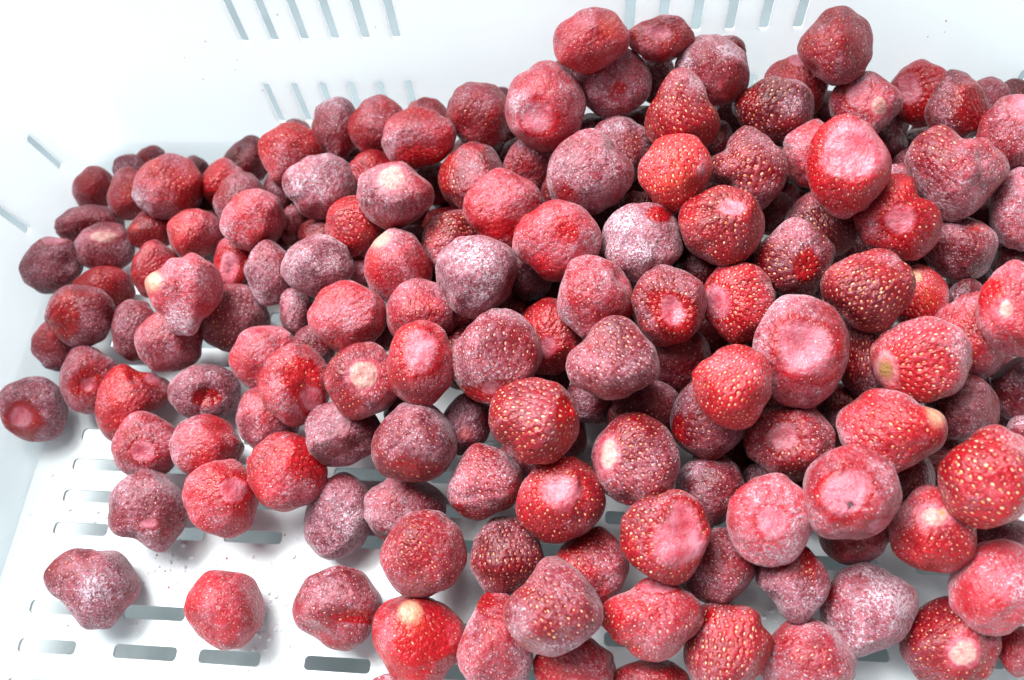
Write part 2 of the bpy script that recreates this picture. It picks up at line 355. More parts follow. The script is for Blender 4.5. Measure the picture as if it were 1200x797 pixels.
# ---------------------------------------------------------------- strawberries
BERRIES = [
    (1, (-216.2, 224.6, 12.2), (0.9153, 0.3002, 0.266, 0.0377), (6.68, 0.0, 0.65, 7.01), 6.0, (1, 1, 1, 1), 0.45, 0.25, 0.3, [], 'small mauve strawberry furthest into the corner between the two crate walls'),
    (2, (-220.8, 214.8, 18.4), (0.9142, 0.2938, 0.2764, 0.0404), (7.39, -0.0, 0.72, 6.85), 6.3, (1, 1, 1, 1), 0.55, 0.3, 0.3, [], 'small dusty strawberry pressed against the left wall beside the corner berry'),
    (3, (-237.8, 204.8, 16.2), (0.9128, 0.2799, 0.2936, 0.0463), (8.73, 0.0, 0.81, 10.63), 8.5, (1.0, 1.0, 1.05, 0.95), 0.5, 0.55, 0.3, [], 'ridged pinkish strawberry leaning on the left crate wall above a wide flat berry'),
    (4, (-214.9, 197.9, 21.9), (0.918, 0.2806, 0.2766, 0.0445), (8.64, 0.0, 0.73, 12.15), 9.0, (1, 1, 1, 1), 0.5, 0.55, 0.4, [('O', -0.02, 0.1, 0.47, 0.37)], 'strawberry with an orange spot on its frosted face near the crate corner'),
    (5, (-189.5, 194.3, 32.0), (0.9218, 0.2876, 0.2569, 0.0405), (14.26, 0.0, 1.14, 14.41), 12.6, (1.0, 1.0, 0.95, 0.97), 0.45, 0.6, 0.6, [('F', -0.85, -0.46, 0.35, 0.38), ('F', 0.09, 0.84, 0.41, 0.43)], 'big bright strawberry with white frost on its edges near the crate corner'),
    (6, (-190.4, 215.1, 14.5), (0.9226, 0.2974, 0.2431, 0.0365), (7.05, 0.0, 0.58, 8.11), 6.7, (1, 1, 1, 1), 0.35, 0.05, 0.2, [], 'dark purple sliver of strawberry behind the big bright corner berry'),
    (7, (-169.3, 201.9, 22.7), (0.928, 0.2932, 0.2271, 0.036), (10.28, 0.0, 0.72, 11.99), 9.8, (0.95, 0.9, 1.0, 0.95), 0.4, 0.55, 0.3, [('N', -0.44, 0.17, 0.52, 0.67), ('F', 0.37, 0.73, 0.44, 0.4)], 'strawberry with a smooth bare flank and frosted shoulder near the back wall'),
    (8, (-163.7, 220.5, 17.2), (0.9261, 0.3092, 0.2138, 0.0309), (11.54, 0.0, 0.86, 11.09), 10.0, (1.0, 1.0, 1.0, 0.85), 0.35, 0.12, 0.2, [], 'dark maroon strawberry resting on the back wall below the lowest slots'),
    (9, (-132.9, 209.3, 34.7), (0.9298, 0.3154, 0.1876, 0.0273), (14.94, 0.0, 0.96, 13.6), 12.6, (1.0, 0.78, 0.95, 1.05), 0.35, 0.75, 0.8, [], 'light red seedy strawberry pointing its tip down below the back wall slots'),
    (10, (-139.8, 231.0, 23.2), (0.9259, 0.3275, 0.1864, 0.0248), (6.62, 0.0, 0.47, 6.45), 5.8, (1, 1, 1, 1), 0.6, 0.1, 0.2, [], 'purple sliver of strawberry peeping over the light red seedy one at the back wall'),
    (11, (-115.7, 188.0, 39.6), (0.9384, 0.2988, 0.1713, 0.029), (15.13, 0.0, 0.71, 14.03), 12.8, (1.05, 0.92, 0.92, 1.05), 0.75, 0.3, 0.3, [('F', -0.37, 0.08, 0.43, 0.47), ('B', 0.71, -0.79, 0.262, -0.08)], 'blocky rough purple strawberry with a grey frosted middle'),
    (12, (-142.8, 199.4, 21.7), (0.9349, 0.2943, 0.1957, 0.0325), (7.33, 0.0, 0.41, 9.71), 7.4, (1, 1, 1, 1), 0.65, 0.2, 0.3, [], 'mauve strawberry wedged low between the seedy light red one and the blocky purple one'),
    (13, (-155.1, 188.4, 28.2), (0.9331, 0.285, 0.2163, 0.0369), (11.86, 0.0, 0.69, 13.36), 11.1, (1, 1, 1, 1), 0.7, 0.35, 0.4, [], 'dull mauve strawberry hidden behind a shiny red one with a frosted left edge'),
    (14, (-143.2, 173.2, 37.1), (0.9373, 0.2757, 0.2097, 0.0382), (13.14, -0.0, 0.65, 13.16), 11.6, (1.0, 1.0, 1.0, 0.95), 0.45, 0.65, 0.5, [('F', -0.84, -0.1, 0.32, 0.62)], 'shiny red strawberry with a whitish frosted left edge and dull mauve one behind it'),
    (15, (-172.1, 171.3, 29.3), (0.9328, 0.2641, 0.2409, 0.0451), (11.23, 0.0, 0.58, 10.9), 9.7, (1, 1, 1, 1), 0.4, 0.65, 0.5, [], 'bright red rounded strawberry just below the smooth flanked one'),
    (16, (-134.4, 182.0, 19.4), (0.9423, 0.2749, 0.1875, 0.0356), (5.72, -0.0, 0.23, 9.03), 6.3, (1, 1, 1, 1), 0.5, 0.35, 0.4, [], 'narrow mauve red strawberry showing between two larger ones under the blocky purple one'),
    (17, (-122.6, 177.6, 19.5), (0.9461, 0.2716, 0.1732, 0.0343), (7.61, -0.0, 0.26, 6.81), 6.3, (1, 1, 1, 1), 0.4, 0.6, 0.5, [], 'small red strawberry peeping out under the blocky purple one'),
    (18, (-98.6, 168.8, 38.8), (0.9484, 0.2776, 0.1505, 0.0302), (11.28, 0.0, 0.33, 12.84), 10.6, (1.0, 0.95, 1.0, 0.95), 0.3, 0.6, 0.6, [], 'deep red plain strawberry partly under the purple one with a creamy stem spot'),
    (19, (-79.3, 176.3, 49.7), (0.9461, 0.2977, 0.1249, 0.024), (15.11, 0.0, 0.41, 13.45), 12.6, (1.02, 0.95, 0.9, 1.0), 0.75, 0.35, 0.4, [('W', -0.05, 0.58, 0.26, 0.29)], 'purple frosted strawberry with a creamy white stem spot on its upper edge'),
    (20, (-94.9, 198.3, 37.5), (0.9396, 0.3117, 0.1396, 0.0236), (10.11, 0.0, 0.39, 8.92), 8.4, (1, 1, 1, 1), 0.45, 0.55, 0.3, [], 'red strawberry tucked above the purple one with the creamy stem spot'),
    (21, (-73.1, 205.3, 49.6), (0.9364, 0.3324, 0.1111, 0.0182), (15.37, -0.0, 0.47, 12.66), 12.3, (1.0, 1.03, 0.95, 0.95), 0.55, 0.6, 0.4, [('N', -0.02, -0.55, 0.52, 0.25), ('F', -0.79, -0.27, 0.19, 0.39)], 'big pink red strawberry with a frosted ledge at its left side, below the slots'),
    (22, (-74.6, 227.8, 35.9), (0.9327, 0.3443, 0.1061, 0.0164), (10.37, 0.0, 0.32, 8.89), 8.5, (1, 1, 1, 1), 0.35, 0.55, 0.5, [], 'red strawberry top rising behind the big one with a frosted ledge'),
    (23, (-93.6, 216.5, 44.6), (0.9311, 0.3373, 0.1375, 0.0196), (12.02, -0.0, 0.56, 12.69), 10.9, (1, 1, 1, 1), 0.6, 0.5, 0.4, [], 'pinkish evenly frosted strawberry beneath the fading lower slots of the back wall'),
    (24, (-112.9, 218.2, 39.9), (0.929, 0.3321, 0.1619, 0.0222), (10.83, 0.0, 0.63, 13.93), 10.8, (1.0, 0.9, 0.85, 1.0), 0.5, 0.25, 0.5, [('F', -0.02, 0.84, 0.77, 0.24)], 'strawberry with a frosted purple top and dark red belly under the back wall slots'),
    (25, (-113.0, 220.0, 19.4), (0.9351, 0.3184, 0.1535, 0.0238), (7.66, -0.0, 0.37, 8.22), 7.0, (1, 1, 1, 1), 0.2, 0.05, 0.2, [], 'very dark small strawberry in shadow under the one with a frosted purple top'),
    (26, (-48.9, 217.5, 48.3), (0.935, 0.347, 0.0727, 0.0138), (13.59, 0.0, 0.16, 13.6), 12.0, (1.05, 1.0, 0.95, 0.95), 0.45, 0.5, 0.5, [('F', 0.34, 0.47, 0.38, 0.37)], 'red strawberry with a round frosted patch on top, beside the tall pink one'),
    (27, (-50.7, 191.4, 41.6), (0.9469, 0.3119, 0.0766, 0.017), (13.77, 0.0, 0.15, 14.38), 12.4, (1.0, 0.95, 1.0, 0.95), 0.5, 0.45, 0.7, [('N', -0.76, 0.2, 0.24, 0.55)], 'dusty faced strawberry with an orange red left rim, beside the barrel shaped one'),
    (28, (-35.3, 170.3, 48.6), (0.9544, 0.2927, 0.0556, 0.0159), (16.02, 0.0, 0.03, 16.14), 14.2, (1.0, 0.88, 0.85, 1.0), 0.6, 0.6, 0.3, [('N', -0.07, -0.4, 0.65, 0.21)], 'large pale pink barrel shaped strawberry with a bare lower band'),
    (29, (-41.8, 230.6, 38.6), (0.9339, 0.3525, 0.059, 0.0125), (7.18, 0.0, 0.03, 8.73), 7.0, (1, 1, 1, 1), 0.5, 0.1, 0.2, [], 'dark purple sliver of strawberry behind the berry with a round frosted patch'),
    (30, (-20.3, 211.1, 60.9), (0.9349, 0.3536, 0.0299, 0.0105), (15.88, 0.0, -0.2, 17.07), 14.5, (1.0, 0.95, 1.0, 0.95), 0.7, 0.75, 0.25, [('P', -0.16, -0.19, 0.36, 0.32), ('F', -0.64, 0.11, 0.31, 0.28)], 'tall pale pink strawberry with folded frosted skin at the top edge of the heap'),
    (31, (-2.5, 227.0, 78.8), (0.9213, 0.3887, 0.0008, 0.0085), (14.37, 0.0, -0.53, 11.89), 11.5, (1.0, 0.95, 0.95, 0.95), 0.45, 0.8, 0.5, [('O', 0.46, 0.44, 0.35, 0.4), ('F', -0.06, 0.71, 0.33, 0.37)], 'orange tinged strawberry topping the heap beside the small pink glazed one'),
    (32, (-12.2, 232.6, 54.3), (0.9289, 0.37, 0.0157, 0.0093), (9.21, 0.0, -0.21, 7.51), 7.3, (1, 1, 1, 1), 0.4, 0.15, 0.2, [], 'dark sliver of strawberry between the orange tinged one and the tall pale pink one'),
    (33, (6.0, 223.5, 60.4), (0.9303, 0.3664, -0.0128, 0.0078), (15.55, 0.0, -0.64, 13.87), 12.9, (0.97, 1.0, 0.95, 0.97), 0.85, 0.45, 0.4, [('F', -0.61, 0.66, 0.41, 0.24), ('N', 0.11, -0.15, 0.3, 0.32)], 'heavily sugared looking frosted strawberry in front of the orange tinged one'),
    (34, (24.1, 232.8, 73.7), (0.9206, 0.388, -0.0432, 0.0071), (12.69, 0.0, -0.88, 8.53), 9.2, (1.0, 1.0, 0.95, 0.85), 0.4, 0.5, 0.4, [('P', -0.01, 0.28, 0.4, 0.38)], 'small pink glazed strawberry resting on the back wall below the right hand slots'),
    (35, (23.9, 231.0, 53.6), (0.9294, 0.3667, -0.0404, 0.0063), (9.33, 0.0, -0.55, 9.52), 8.3, (1, 1, 1, 1), 0.6, 0.15, 0.5, [('N', 0.65, 0.56, 0.31, 0.29)], 'dark purple strawberry with a red shoulder under the pink glazed one'),
    (36, (32.3, 202.7, 66.2), (0.9358, 0.3479, -0.057, 0.0043), (13.83, 0.0, -0.85, 15.87), 13.0, (0.82, 1.08, 1.08, 0.8), 0.3, 0.55, 0.9, [('F', 0.31, 0.41, 0.24, 0.41)], 'deep red cone shaped strawberry standing with its tip up, gold seeds'),
    (37, (44.5, 223.0, 66.0), (0.9266, 0.3684, -0.0755, 0.0046), (13.88, 0.0, -1.16, 13.42), 12.0, (1.0, 0.97, 0.97, 1.03), 0.75, 0.45, 0.6, [('F', 0.37, 0.59, 0.34, 0.2), ('F', -0.78, 0.29, 0.29, 0.29)], 'round frost capped strawberry under the right hand slots of the back wall'),
    (38, (51.7, 235.0, 64.3), (0.9219, 0.378, -0.0852, 0.005), (6.61, 0.0, -0.63, 5.96), 5.5, (1, 1, 1, 1), 0.35, 0.4, 0.3, [], 'red sliver of strawberry behind the round frost capped one'),
    (39, (68.2, 210.7, 58.0), (0.9321, 0.3445, -0.1115, -0.0001), (14.88, 0.0, -1.38, 12.12), 11.9, (1.0, 1.0, 1.0, 1.0), 0.35, 0.2, 0.8, [('F', 0.47, 0.1, 0.29, 0.36), ('N', -0.56, 0.23, 0.31, 0.38)], 'dark glossy strawberry with a greyish frosted cheek and gold seeds'),
    (40, (80.0, 228.1, 51.2), (0.9266, 0.3548, -0.1247, 0.0003), (12.3, 0.0, -1.34, 12.35), 10.9, (1, 1, 1, 1), 0.35, 0.55, 0.7, [('P', 0.07, 0.78, 0.27, 0.19)], 'red strawberry with a pale dry spot on top, behind the dark glossy one'),
    (41, (89.4, 228.5, 72.1), (0.9167, 0.3719, -0.1463, 0.0018), (13.03, -0.0, -1.82, 14.12), 12.0, (1.08, 0.92, 0.85, 0.85), 0.4, 0.5, 0.6, [('F', -0.29, 0.42, 0.12, 0.11)], 'upright red strawberry standing tallest at the back wall, alone against the white'),
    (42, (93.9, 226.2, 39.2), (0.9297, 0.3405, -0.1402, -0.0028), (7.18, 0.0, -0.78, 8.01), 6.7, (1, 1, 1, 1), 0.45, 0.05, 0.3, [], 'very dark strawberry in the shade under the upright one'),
    (43, (103.1, 212.3, 57.4), (0.9265, 0.3393, -0.1628, -0.0046), (12.76, -0.0, -1.56, 12.71), 11.2, (0.97, 0.85, 0.97, 0.97), 0.85, 0.5, 0.4, [('W', 0.37, 0.01, 0.22, 0.31), ('P', -0.15, 0.32, 0.34, 0.36)], 'snowy strawberry with a small white stem knob beside the upright one'),
    (44, (128.1, 225.3, 49.7), (0.9205, 0.341, -0.1908, -0.0062), (11.25, 0.0, -1.63, 12.59), 10.5, (1.0, 0.9, 0.95, 0.9), 0.4, 0.6, 0.5, [('P', -0.39, 0.08, 0.33, 0.43), ('N', 0.19, -0.3, 0.39, 0.38)], 'open red strawberry with a pale hollow stem end near the right back'),
    (45, (135.5, 209.1, 59.6), (0.9204, 0.3303, -0.2091, -0.0098), (10.85, -0.0, -1.6, 13.6), 10.7, (0.9, 1.0, 1.05, 0.87), 0.55, 0.3, 0.5, [('N', 0.25, -0.1, 0.4, 0.48)], 'dusky purple cone with a bare red side among the berries at the far right'),
    (46, (153.9, 222.9, 49.1), (0.9163, 0.332, -0.2237, -0.0105), (7.43, 0.0, -1.2, 7.95), 6.8, (1, 1, 1, 1), 0.6, 0.4, 0.3, [], 'small mauve strawberry peeking over the dusky purple cone'),
    (47, (148.9, 193.1, 63.8), (0.9206, 0.313, -0.2328, -0.0159), (10.37, 0.0, -1.48, 13.62), 10.5, (1.0, 1.0, 0.95, 0.9), 0.65, 0.5, 0.5, [('P', 0.3, 0.7, 0.36, 0.32)], 'strawberry with a pink bald top cut by the right edge of the photo'),
    (48, (128.9, 177.8, 60.9), (0.9317, 0.2977, -0.2076, -0.0171), (16.03, 0.0, -1.71, 16.79), 14.5, (1.0, 0.85, 0.87, 1.05), 0.6, 0.35, 0.7, [('F', 0.09, 0.44, 0.17, 0.13), ('H', 0.21, 1.0, 0.24, 0.26)], 'wide heart shaped mauve strawberry with a dull bruised front'),
    (49, (87.7, 172.5, 71.9), (0.9387, 0.3087, -0.1532, -0.009), (13.5, 0.0, -1.19, 17.62), 13.6, (0.95, 0.97, 0.95, 1.0), 0.5, 0.65, 0.6, [('P', 0.2, 0.28, 0.67, 0.62), ('N', -0.75, 0.1, 0.25, 0.52)], 'large strawberry showing a big pale pink stem end like a cut face'),
    (50, (81.4, 190.9, 55.6), (0.9387, 0.3179, -0.1334, -0.0055), (10.67, 0.0, -0.91, 12.81), 10.3, (1, 1, 1, 1), 0.65, 0.7, 0.4, [], 'pale pink strawberry tucked behind the one with the big pale cut face'),
    (51, (56.6, 183.5, 56.5), (0.9448, 0.3133, -0.096, -0.0021), (14.59, 0.0, -0.93, 15.57), 13.3, (1.0, 1.02, 0.72, 0.78), 0.5, 0.25, 0.9, [('B', -0.58, 0.56, 0.244, -0.12)], 'dark conical strawberry with rows of gold seeds pointing to lower right'),
    (52, (29.3, 176.6, 63.3), (0.948, 0.3137, -0.0529, 0.0027), (13.16, -0.0, -0.58, 14.29), 12.1, (1.0, 0.92, 0.97, 0.97), 0.3, 1.0, 1.0, [('F', 0.71, 0.19, 0.2, 0.45), ('O', -0.07, 0.08, 1.07, 0.99)], 'light orange red strawberry with pale yellow seeds below the tip up cone'),
    (53, (45.4, 156.1, 59.7), (0.9561, 0.2816, -0.0809, -0.0032), (14.83, 0.0, -0.57, 14.26), 12.8, (1.03, 0.97, 0.97, 1.0), 0.3, 0.5, 0.7, [('P', 0.21, 0.42, 0.31, 0.22)], 'squarish bright red strawberry with a pink frosted crown just below the light orange red one'),
    (54, (48.4, 209.7, 40.9), (0.9405, 0.3309, -0.0769, 0.0014), (7.77, 0.0, -0.5, 8.85), 7.3, (1, 1, 1, 1), 0.4, 0.1, 0.3, [], 'dark strawberry in the gap between the tip up cone and the dark conical one'),
    (55, (9.2, 198.8, 48.7), (0.9444, 0.3282, -0.0175, 0.0069), (13.06, 0.0, -0.43, 13.85), 11.8, (1, 1, 1, 1), 0.7, 0.15, 0.6, [('F', -0.19, 0.62, 0.32, 0.15)], 'dark purple strawberry with a white frost fleck behind the broad dusty triangle'),
    (56, (-2.0, 179.7, 60.3), (0.9487, 0.3161, 0.0007, 0.0086), (16.24, 0.0, -0.35, 15.79), 14.1, (0.84, 1.0, 1.0, 0.87), 0.7, 0.4, 0.4, [('N', -0.48, -0.48, 0.29, 0.19)], 'broad triangular dusty strawberry with its point up'),
    (57, (-26.3, 200.3, 38.2), (0.9464, 0.3206, 0.0378, 0.0124), (11.91, 0.0, -0.07, 11.25), 10.2, (1, 1, 1, 1), 0.55, 0.4, 0.4, [], 'mauve red strawberry in shade below the tall pale pink one'),
    (58, (-13.9, 152.5, 54.7), (0.9613, 0.2746, 0.0216, 0.0119), (16.35, 0.0, -0.12, 15.1), 13.8, (1.0, 0.95, 0.82, 0.95), 0.6, 0.7, 0.4, [('N', 0.29, 0.33, 0.26, 0.28)], 'rounded salmon pink strawberry tapering down, right of the barrel shaped one'),
    (59, (17.7, 154.1, 50.3), (0.9616, 0.2724, -0.0323, 0.0036), (14.75, 0.0, -0.3, 15.34), 13.2, (1.03, 0.93, 0.95, 1.05), 0.95, 0.3, 0.3, [('R', 0.36, 0.72, 0.33, 0.17), ('F', -0.38, 0.57, 0.49, 0.26)], 'white frosted violet strawberry with a red hollow in its upper edge'),
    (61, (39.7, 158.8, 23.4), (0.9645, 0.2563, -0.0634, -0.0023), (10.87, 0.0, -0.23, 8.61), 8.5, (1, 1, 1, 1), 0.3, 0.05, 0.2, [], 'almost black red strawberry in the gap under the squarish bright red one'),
    (62, (107.7, 161.8, 57.2), (0.9434, 0.279, -0.1784, -0.0173), (13.93, 0.0, -0.99, 15.11), 12.8, (0.72, 1.03, 1.03, 0.75), 0.2, 0.5, 0.6, [('P', 0.1, -0.04, 0.33, 0.27), ('N', 0.39, 0.4, 0.45, 0.46)], 'glossy wet red three cornered strawberry with a pale stem dimple'),
    (63, (115.8, 186.5, 45.8), (0.9371, 0.2989, -0.1796, -0.0137), (5.78, 0.0, -0.54, 6.03), 5.2, (1, 1, 1, 1), 0.75, 0.3, 0.2, [], 'frosted sliver of strawberry above the glossy three cornered one'),
    (64, (133.1, 157.0, 44.3), (0.9428, 0.2594, -0.208, -0.0257), (12.13, 0.0, -0.73, 12.33), 10.8, (1.0, 0.97, 0.97, 0.95), 0.5, 0.2, 0.4, [('O', 0.56, 0.58, 0.33, 0.21)], 'dark strawberry with an orange red cheek under the heart shaped one'),
    (65, (152.0, 168.3, 52.4), (0.9317, 0.2755, -0.2353, -0.0258), (8.71, 0.0, -0.81, 14.93), 10.0, (1, 1, 1, 1), 0.75, 0.4, 0.3, [], 'mauve strawberry streaked with white frost at the right edge beside the heart shaped one'),
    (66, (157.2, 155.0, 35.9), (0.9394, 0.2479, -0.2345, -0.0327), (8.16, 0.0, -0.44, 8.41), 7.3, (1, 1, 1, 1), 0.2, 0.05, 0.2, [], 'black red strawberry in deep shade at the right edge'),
    (67, (92.9, 130.6, 59.1), (0.957, 0.2396, -0.1622, -0.0219), (14.58, 0.0, -0.39, 14.06), 12.6, (1.05, 0.97, 0.85, 1.0), 0.4, 0.4, 1.0, [('F', 0.45, 0.76, 0.26, 0.17)], 'broad dark red strawberry sprinkled with many pale seeds, above the big green stemmed one'),
    (68, (118.1, 138.2, 40.0), (0.9534, 0.234, -0.1884, -0.0278), (9.44, 0.0, -0.24, 11.96), 9.3, (1, 1, 1, 1), 0.15, 0.8, 0.9, [('Y', -0.09, 0.65, 0.21, 0.19), ('O', 0.24, 0.11, 0.55, 0.49)], 'orange red strawberry half behind the broad seedy one'),
    (69, (134.4, 120.4, 66.8), (0.9455, 0.2253, -0.232, -0.038), (10.5, 0.0, -0.24, 15.24), 11.1, (1.0, 1.0, 0.95, 0.97), 0.6, 0.7, 0.5, [('W', -0.18, -0.01, 0.23, 0.26), ('N', -0.52, 0.4, 0.32, 0.26)], 'pink capped strawberry with a white oval stem scar at the right edge'),
    (70, (129.8, 120.5, 45.3), (0.9535, 0.2119, -0.2112, -0.0371), (12.45, 0.0, -0.03, 15.1), 12.1, (1.0, 1.0, 0.95, 0.9), 0.65, 0.6, 0.5, [], 'pink frosted strawberry under the one with the white oval scar'),
    (71, (108.1, 107.0, 54.7), (0.9611, 0.1997, -0.1877, -0.0347), (14.82, 0.0, 0.18, 14.13), 12.7, (1.08, 0.92, 0.95, 0.92), 0.35, 0.7, 1.0, [('G', -0.67, -0.21, 0.26, 0.4), ('F', 0.77, 0.56, 0.21, 0.54)], 'large strawberry lying on its side with a green centred stem scar'),
    (72, (96.6, 116.0, 37.8), (0.9657, 0.2031, -0.1595, -0.0277), (9.83, 0.0, 0.08, 15.89), 11.0, (1, 1, 1, 1), 0.3, 0.25, 0.8, [], 'dark red strawberry with gold seeds behind the one with the green stem scar'),
    (73, (135.4, 138.6, 37.6), (0.9493, 0.2311, -0.2107, -0.0326), (6.7, 0.0, -0.18, 8.42), 6.6, (1, 1, 1, 1), 0.4, 0.05, 0.2, [], 'dark mauve sliver of strawberry in the gap above the pink frosted one'),
    (74, (125.8, 96.6, 39.3), (0.9619, 0.174, -0.2062, -0.0446), (11.14, 0.0, 0.49, 11.2), 9.8, (1, 1, 1, 1), 0.35, 0.15, 0.3, [], 'dark red strawberry in shade beside a cream tipped one'),
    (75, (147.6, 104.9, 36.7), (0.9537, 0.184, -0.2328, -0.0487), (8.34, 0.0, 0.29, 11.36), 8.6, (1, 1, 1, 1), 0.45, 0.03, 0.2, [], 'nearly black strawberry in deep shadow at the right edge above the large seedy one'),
    (76, (97.6, 83.7, 48.4), (0.9715, 0.1594, -0.1715, -0.0385), (16.2, -0.0, 0.85, 14.33), 13.4, (0.9, 0.78, 0.95, 1.0), 0.35, 0.75, 0.7, [('Y', 0.85, 0.45, 0.19, 0.3)], 'bright red pear shaped strawberry with a cream coloured tip'),
    (77, (122.5, 67.7, 56.6), (0.9645, 0.1378, -0.2181, -0.0563), (14.42, 0.0, 1.34, 15.47), 13.2, (1.0, 1.0, 1.0, 0.85), 0.25, 0.65, 1.0, [], 'large bright red strawberry with neat rows of yellow seeds at the right edge'),
    (78, (146.1, 89.4, 35.9), (0.9573, 0.1617, -0.2333, -0.0546), (5.51, 0.0, 0.36, 5.39), 4.8, (1, 1, 1, 1), 0.7, 0.3, 0.2, [], 'frosted sliver of strawberry behind the large seedy one at the right edge'),
    (79, (108.3, 74.1, 30.6), (0.9734, 0.1354, -0.1792, -0.0453), (8.11, 0.0, 0.65, 10.21), 8.0, (1, 1, 1, 1), 0.5, 0.1, 0.4, [], 'dark dusty strawberry half hidden under the cream tipped one'),
    (81, (82.0, 62.9, 50.5), (0.98, 0.1247, -0.15, -0.0383), (14.27, 0.0, 1.12, 14.52), 12.7, (1.0, 1.0, 1.0, 1.0), 0.6, 0.45, 0.3, [('P', -0.12, -0.07, 0.43, 0.38), ('K', 0.01, -0.28, 0.07, 0.08), ('P', 0.6, -0.73, 0.25, 0.19)], 'round face up strawberry with a small dark hole in its hollow stem end'),
    (82, (90.2, 55.3, 24.4), (0.9823, 0.1019, -0.1511, -0.0425), (11.37, 0.0, 1.13, 10.8), 9.8, (1, 1, 1, 1), 0.35, 0.4, 0.4, [], 'red strawberry lying right under the round one with the dark hole'),
    (83, (109.8, 54.9, 38.3), (0.9745, 0.1079, -0.189, -0.054), (12.45, -0.0, 1.43, 13.59), 11.5, (0.95, 1.03, 1.0, 0.9), 0.25, 0.65, 0.6, [('W', 0.07, 0.26, 0.32, 0.21), ('G', 0.25, 0.36, 0.12, 0.12)], 'bright red strawberry with a tan knob in a white stem scar'),
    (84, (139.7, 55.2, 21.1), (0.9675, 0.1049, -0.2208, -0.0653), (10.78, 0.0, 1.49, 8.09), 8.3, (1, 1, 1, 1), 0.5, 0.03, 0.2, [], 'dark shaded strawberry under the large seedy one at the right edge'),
    (85, (127.2, 37.9, 35.7), (0.9706, 0.0815, -0.2157, -0.0694), (12.76, -0.0, 2.11, 14.54), 12.0, (1.0, 1.0, 1.0, 1.0), 0.8, 0.8, 0.2, [], 'flat pale pink frosted strawberry like a disc at the lower right edge'),
    (86, (139.4, 20.6, 19.5), (0.9697, 0.0525, -0.2246, -0.0802), (6.92, -0.0, 1.47, 7.87), 6.6, (1, 1, 1, 1), 0.3, 0.5, 0.4, [], 'small red strawberry in the lower right corner under the pale pink disc'),
    (87, (118.4, 22.2, 17.0), (0.9774, 0.0504, -0.1934, -0.0682), (14.22, 0.0, 2.62, 14.65), 12.8, (0.95, 1.0, 0.95, 0.97), 0.25, 0.4, 0.6, [('W', 0.25, -0.28, 0.34, 0.28), ('O', 0.25, -0.36, 0.18, 0.19)], 'glossy dark red strawberry with an apricot centred stem scar near the bottom edge'),
    (88, (93.1, 31.1, 19.6), (0.9845, 0.0613, -0.156, -0.0513), (14.81, 0.0, 2.08, 14.99), 13.2, (0.93, 0.92, 1.0, 1.02), 1.0, 0.35, 0.3, [('F', 0.42, 0.26, 0.55, 0.57), ('N', -0.82, 0.45, 0.15, 0.38)], 'heavily white frosted strawberry on the bare crate floor at lower right'),
    (89, (71.7, 14.6, 19.2), (0.9909, 0.0307, -0.1234, -0.043), (15.27, 0.0, 2.11, 13.07), 12.5, (1, 1, 1, 1), 0.7, 0.5, 0.5, [], 'mauve pink strawberry cut by the bottom edge beside the heavily white frosted one'),
    (90, (67.8, 38.0, 25.7), (0.9899, 0.0715, -0.1176, -0.0351), (11.57, -0.0, 1.2, 13.24), 10.9, (1.0, 0.92, 0.8, 0.95), 0.75, 0.3, 0.6, [('N', 0.4, 0.57, 0.14, 0.34), ('B', -0.57, -0.4, 0.279, -0.08)], 'crooked blocky frosted strawberry under the pale disc like one'),
    (91, (58.5, 55.2, 40.7), (0.9884, 0.1057, -0.1062, -0.0267), (13.36, 0.0, 0.97, 14.75), 12.4, (0.98, 0.98, 0.98, 0.97), 0.85, 0.85, 0.15, [('P', 0.11, -0.02, 0.33, 0.31)], 'pale pink round strawberry facing up with a shallow frosted stem hollow'),
    (92, (45.6, 15.3, 23.9), (0.996, 0.0294, -0.081, -0.0251), (13.84, 0.0, 1.41, 14.88), 12.7, (1.0, 1.0, 1.0, 1.0), 0.45, 0.45, 0.9, [('N', -0.45, 0.69, 0.28, 0.15), ('B', 0.92, 0.51, 0.175, -0.08)], 'dark red strawberry with gold seeds and a straight right side at the bottom edge'),
    (93, (43.5, 41.9, 24.4), (0.994, 0.0762, -0.0761, -0.0191), (12.59, 0.0, 0.92, 12.82), 11.2, (0.95, 1.02, 1.02, 0.95), 0.55, 0.2, 0.5, [], 'dark dusty dome shaped strawberry beside the one with the big rosy hollow'),
    (94, (24.7, 48.2, 41.7), (0.9946, 0.0921, -0.0464, -0.0073), (14.37, 0.0, 0.7, 14.77), 12.8, (1.0, 0.98, 0.95, 1.0), 0.35, 0.5, 0.9, [('P', 0.21, -0.1, 0.57, 0.5)], 'strawberry with a big smooth rosy white hollow and bold pale seeds'),
    (95, (42.6, 68.5, 24.2), (0.9898, 0.1214, -0.0732, -0.0144), (12.08, -0.0, 0.58, 12.73), 10.9, (1, 1, 1, 1), 0.4, 0.15, 0.4, [('F', -0.52, 0.59, 0.3, 0.29)], 'dark red strawberry with a bare wet side under the dusty ones'),
    (96, (15.4, 74.6, 39.0), (0.9899, 0.1385, -0.0286, 0.0003), (14.68, 0.0, 0.36, 15.76), 13.4, (0.97, 1.0, 1.0, 0.97), 0.6, 0.4, 0.9, [('W', -0.57, 0.15, 0.19, 0.29)], 'dusky strawberry with a yellowish vertical stem scar on its left side'),
    (97, (-10.1, 60.2, 36.8), (0.9934, 0.1123, 0.0172, 0.0146), (15.08, 0.0, 0.19, 14.64), 13.1, (1.0, 1.0, 0.97, 0.95), 0.25, 0.55, 0.7, [('P', -0.05, 0.22, 0.44, 0.37)], 'bright red strawberry with a pale pink ringed stem end'),
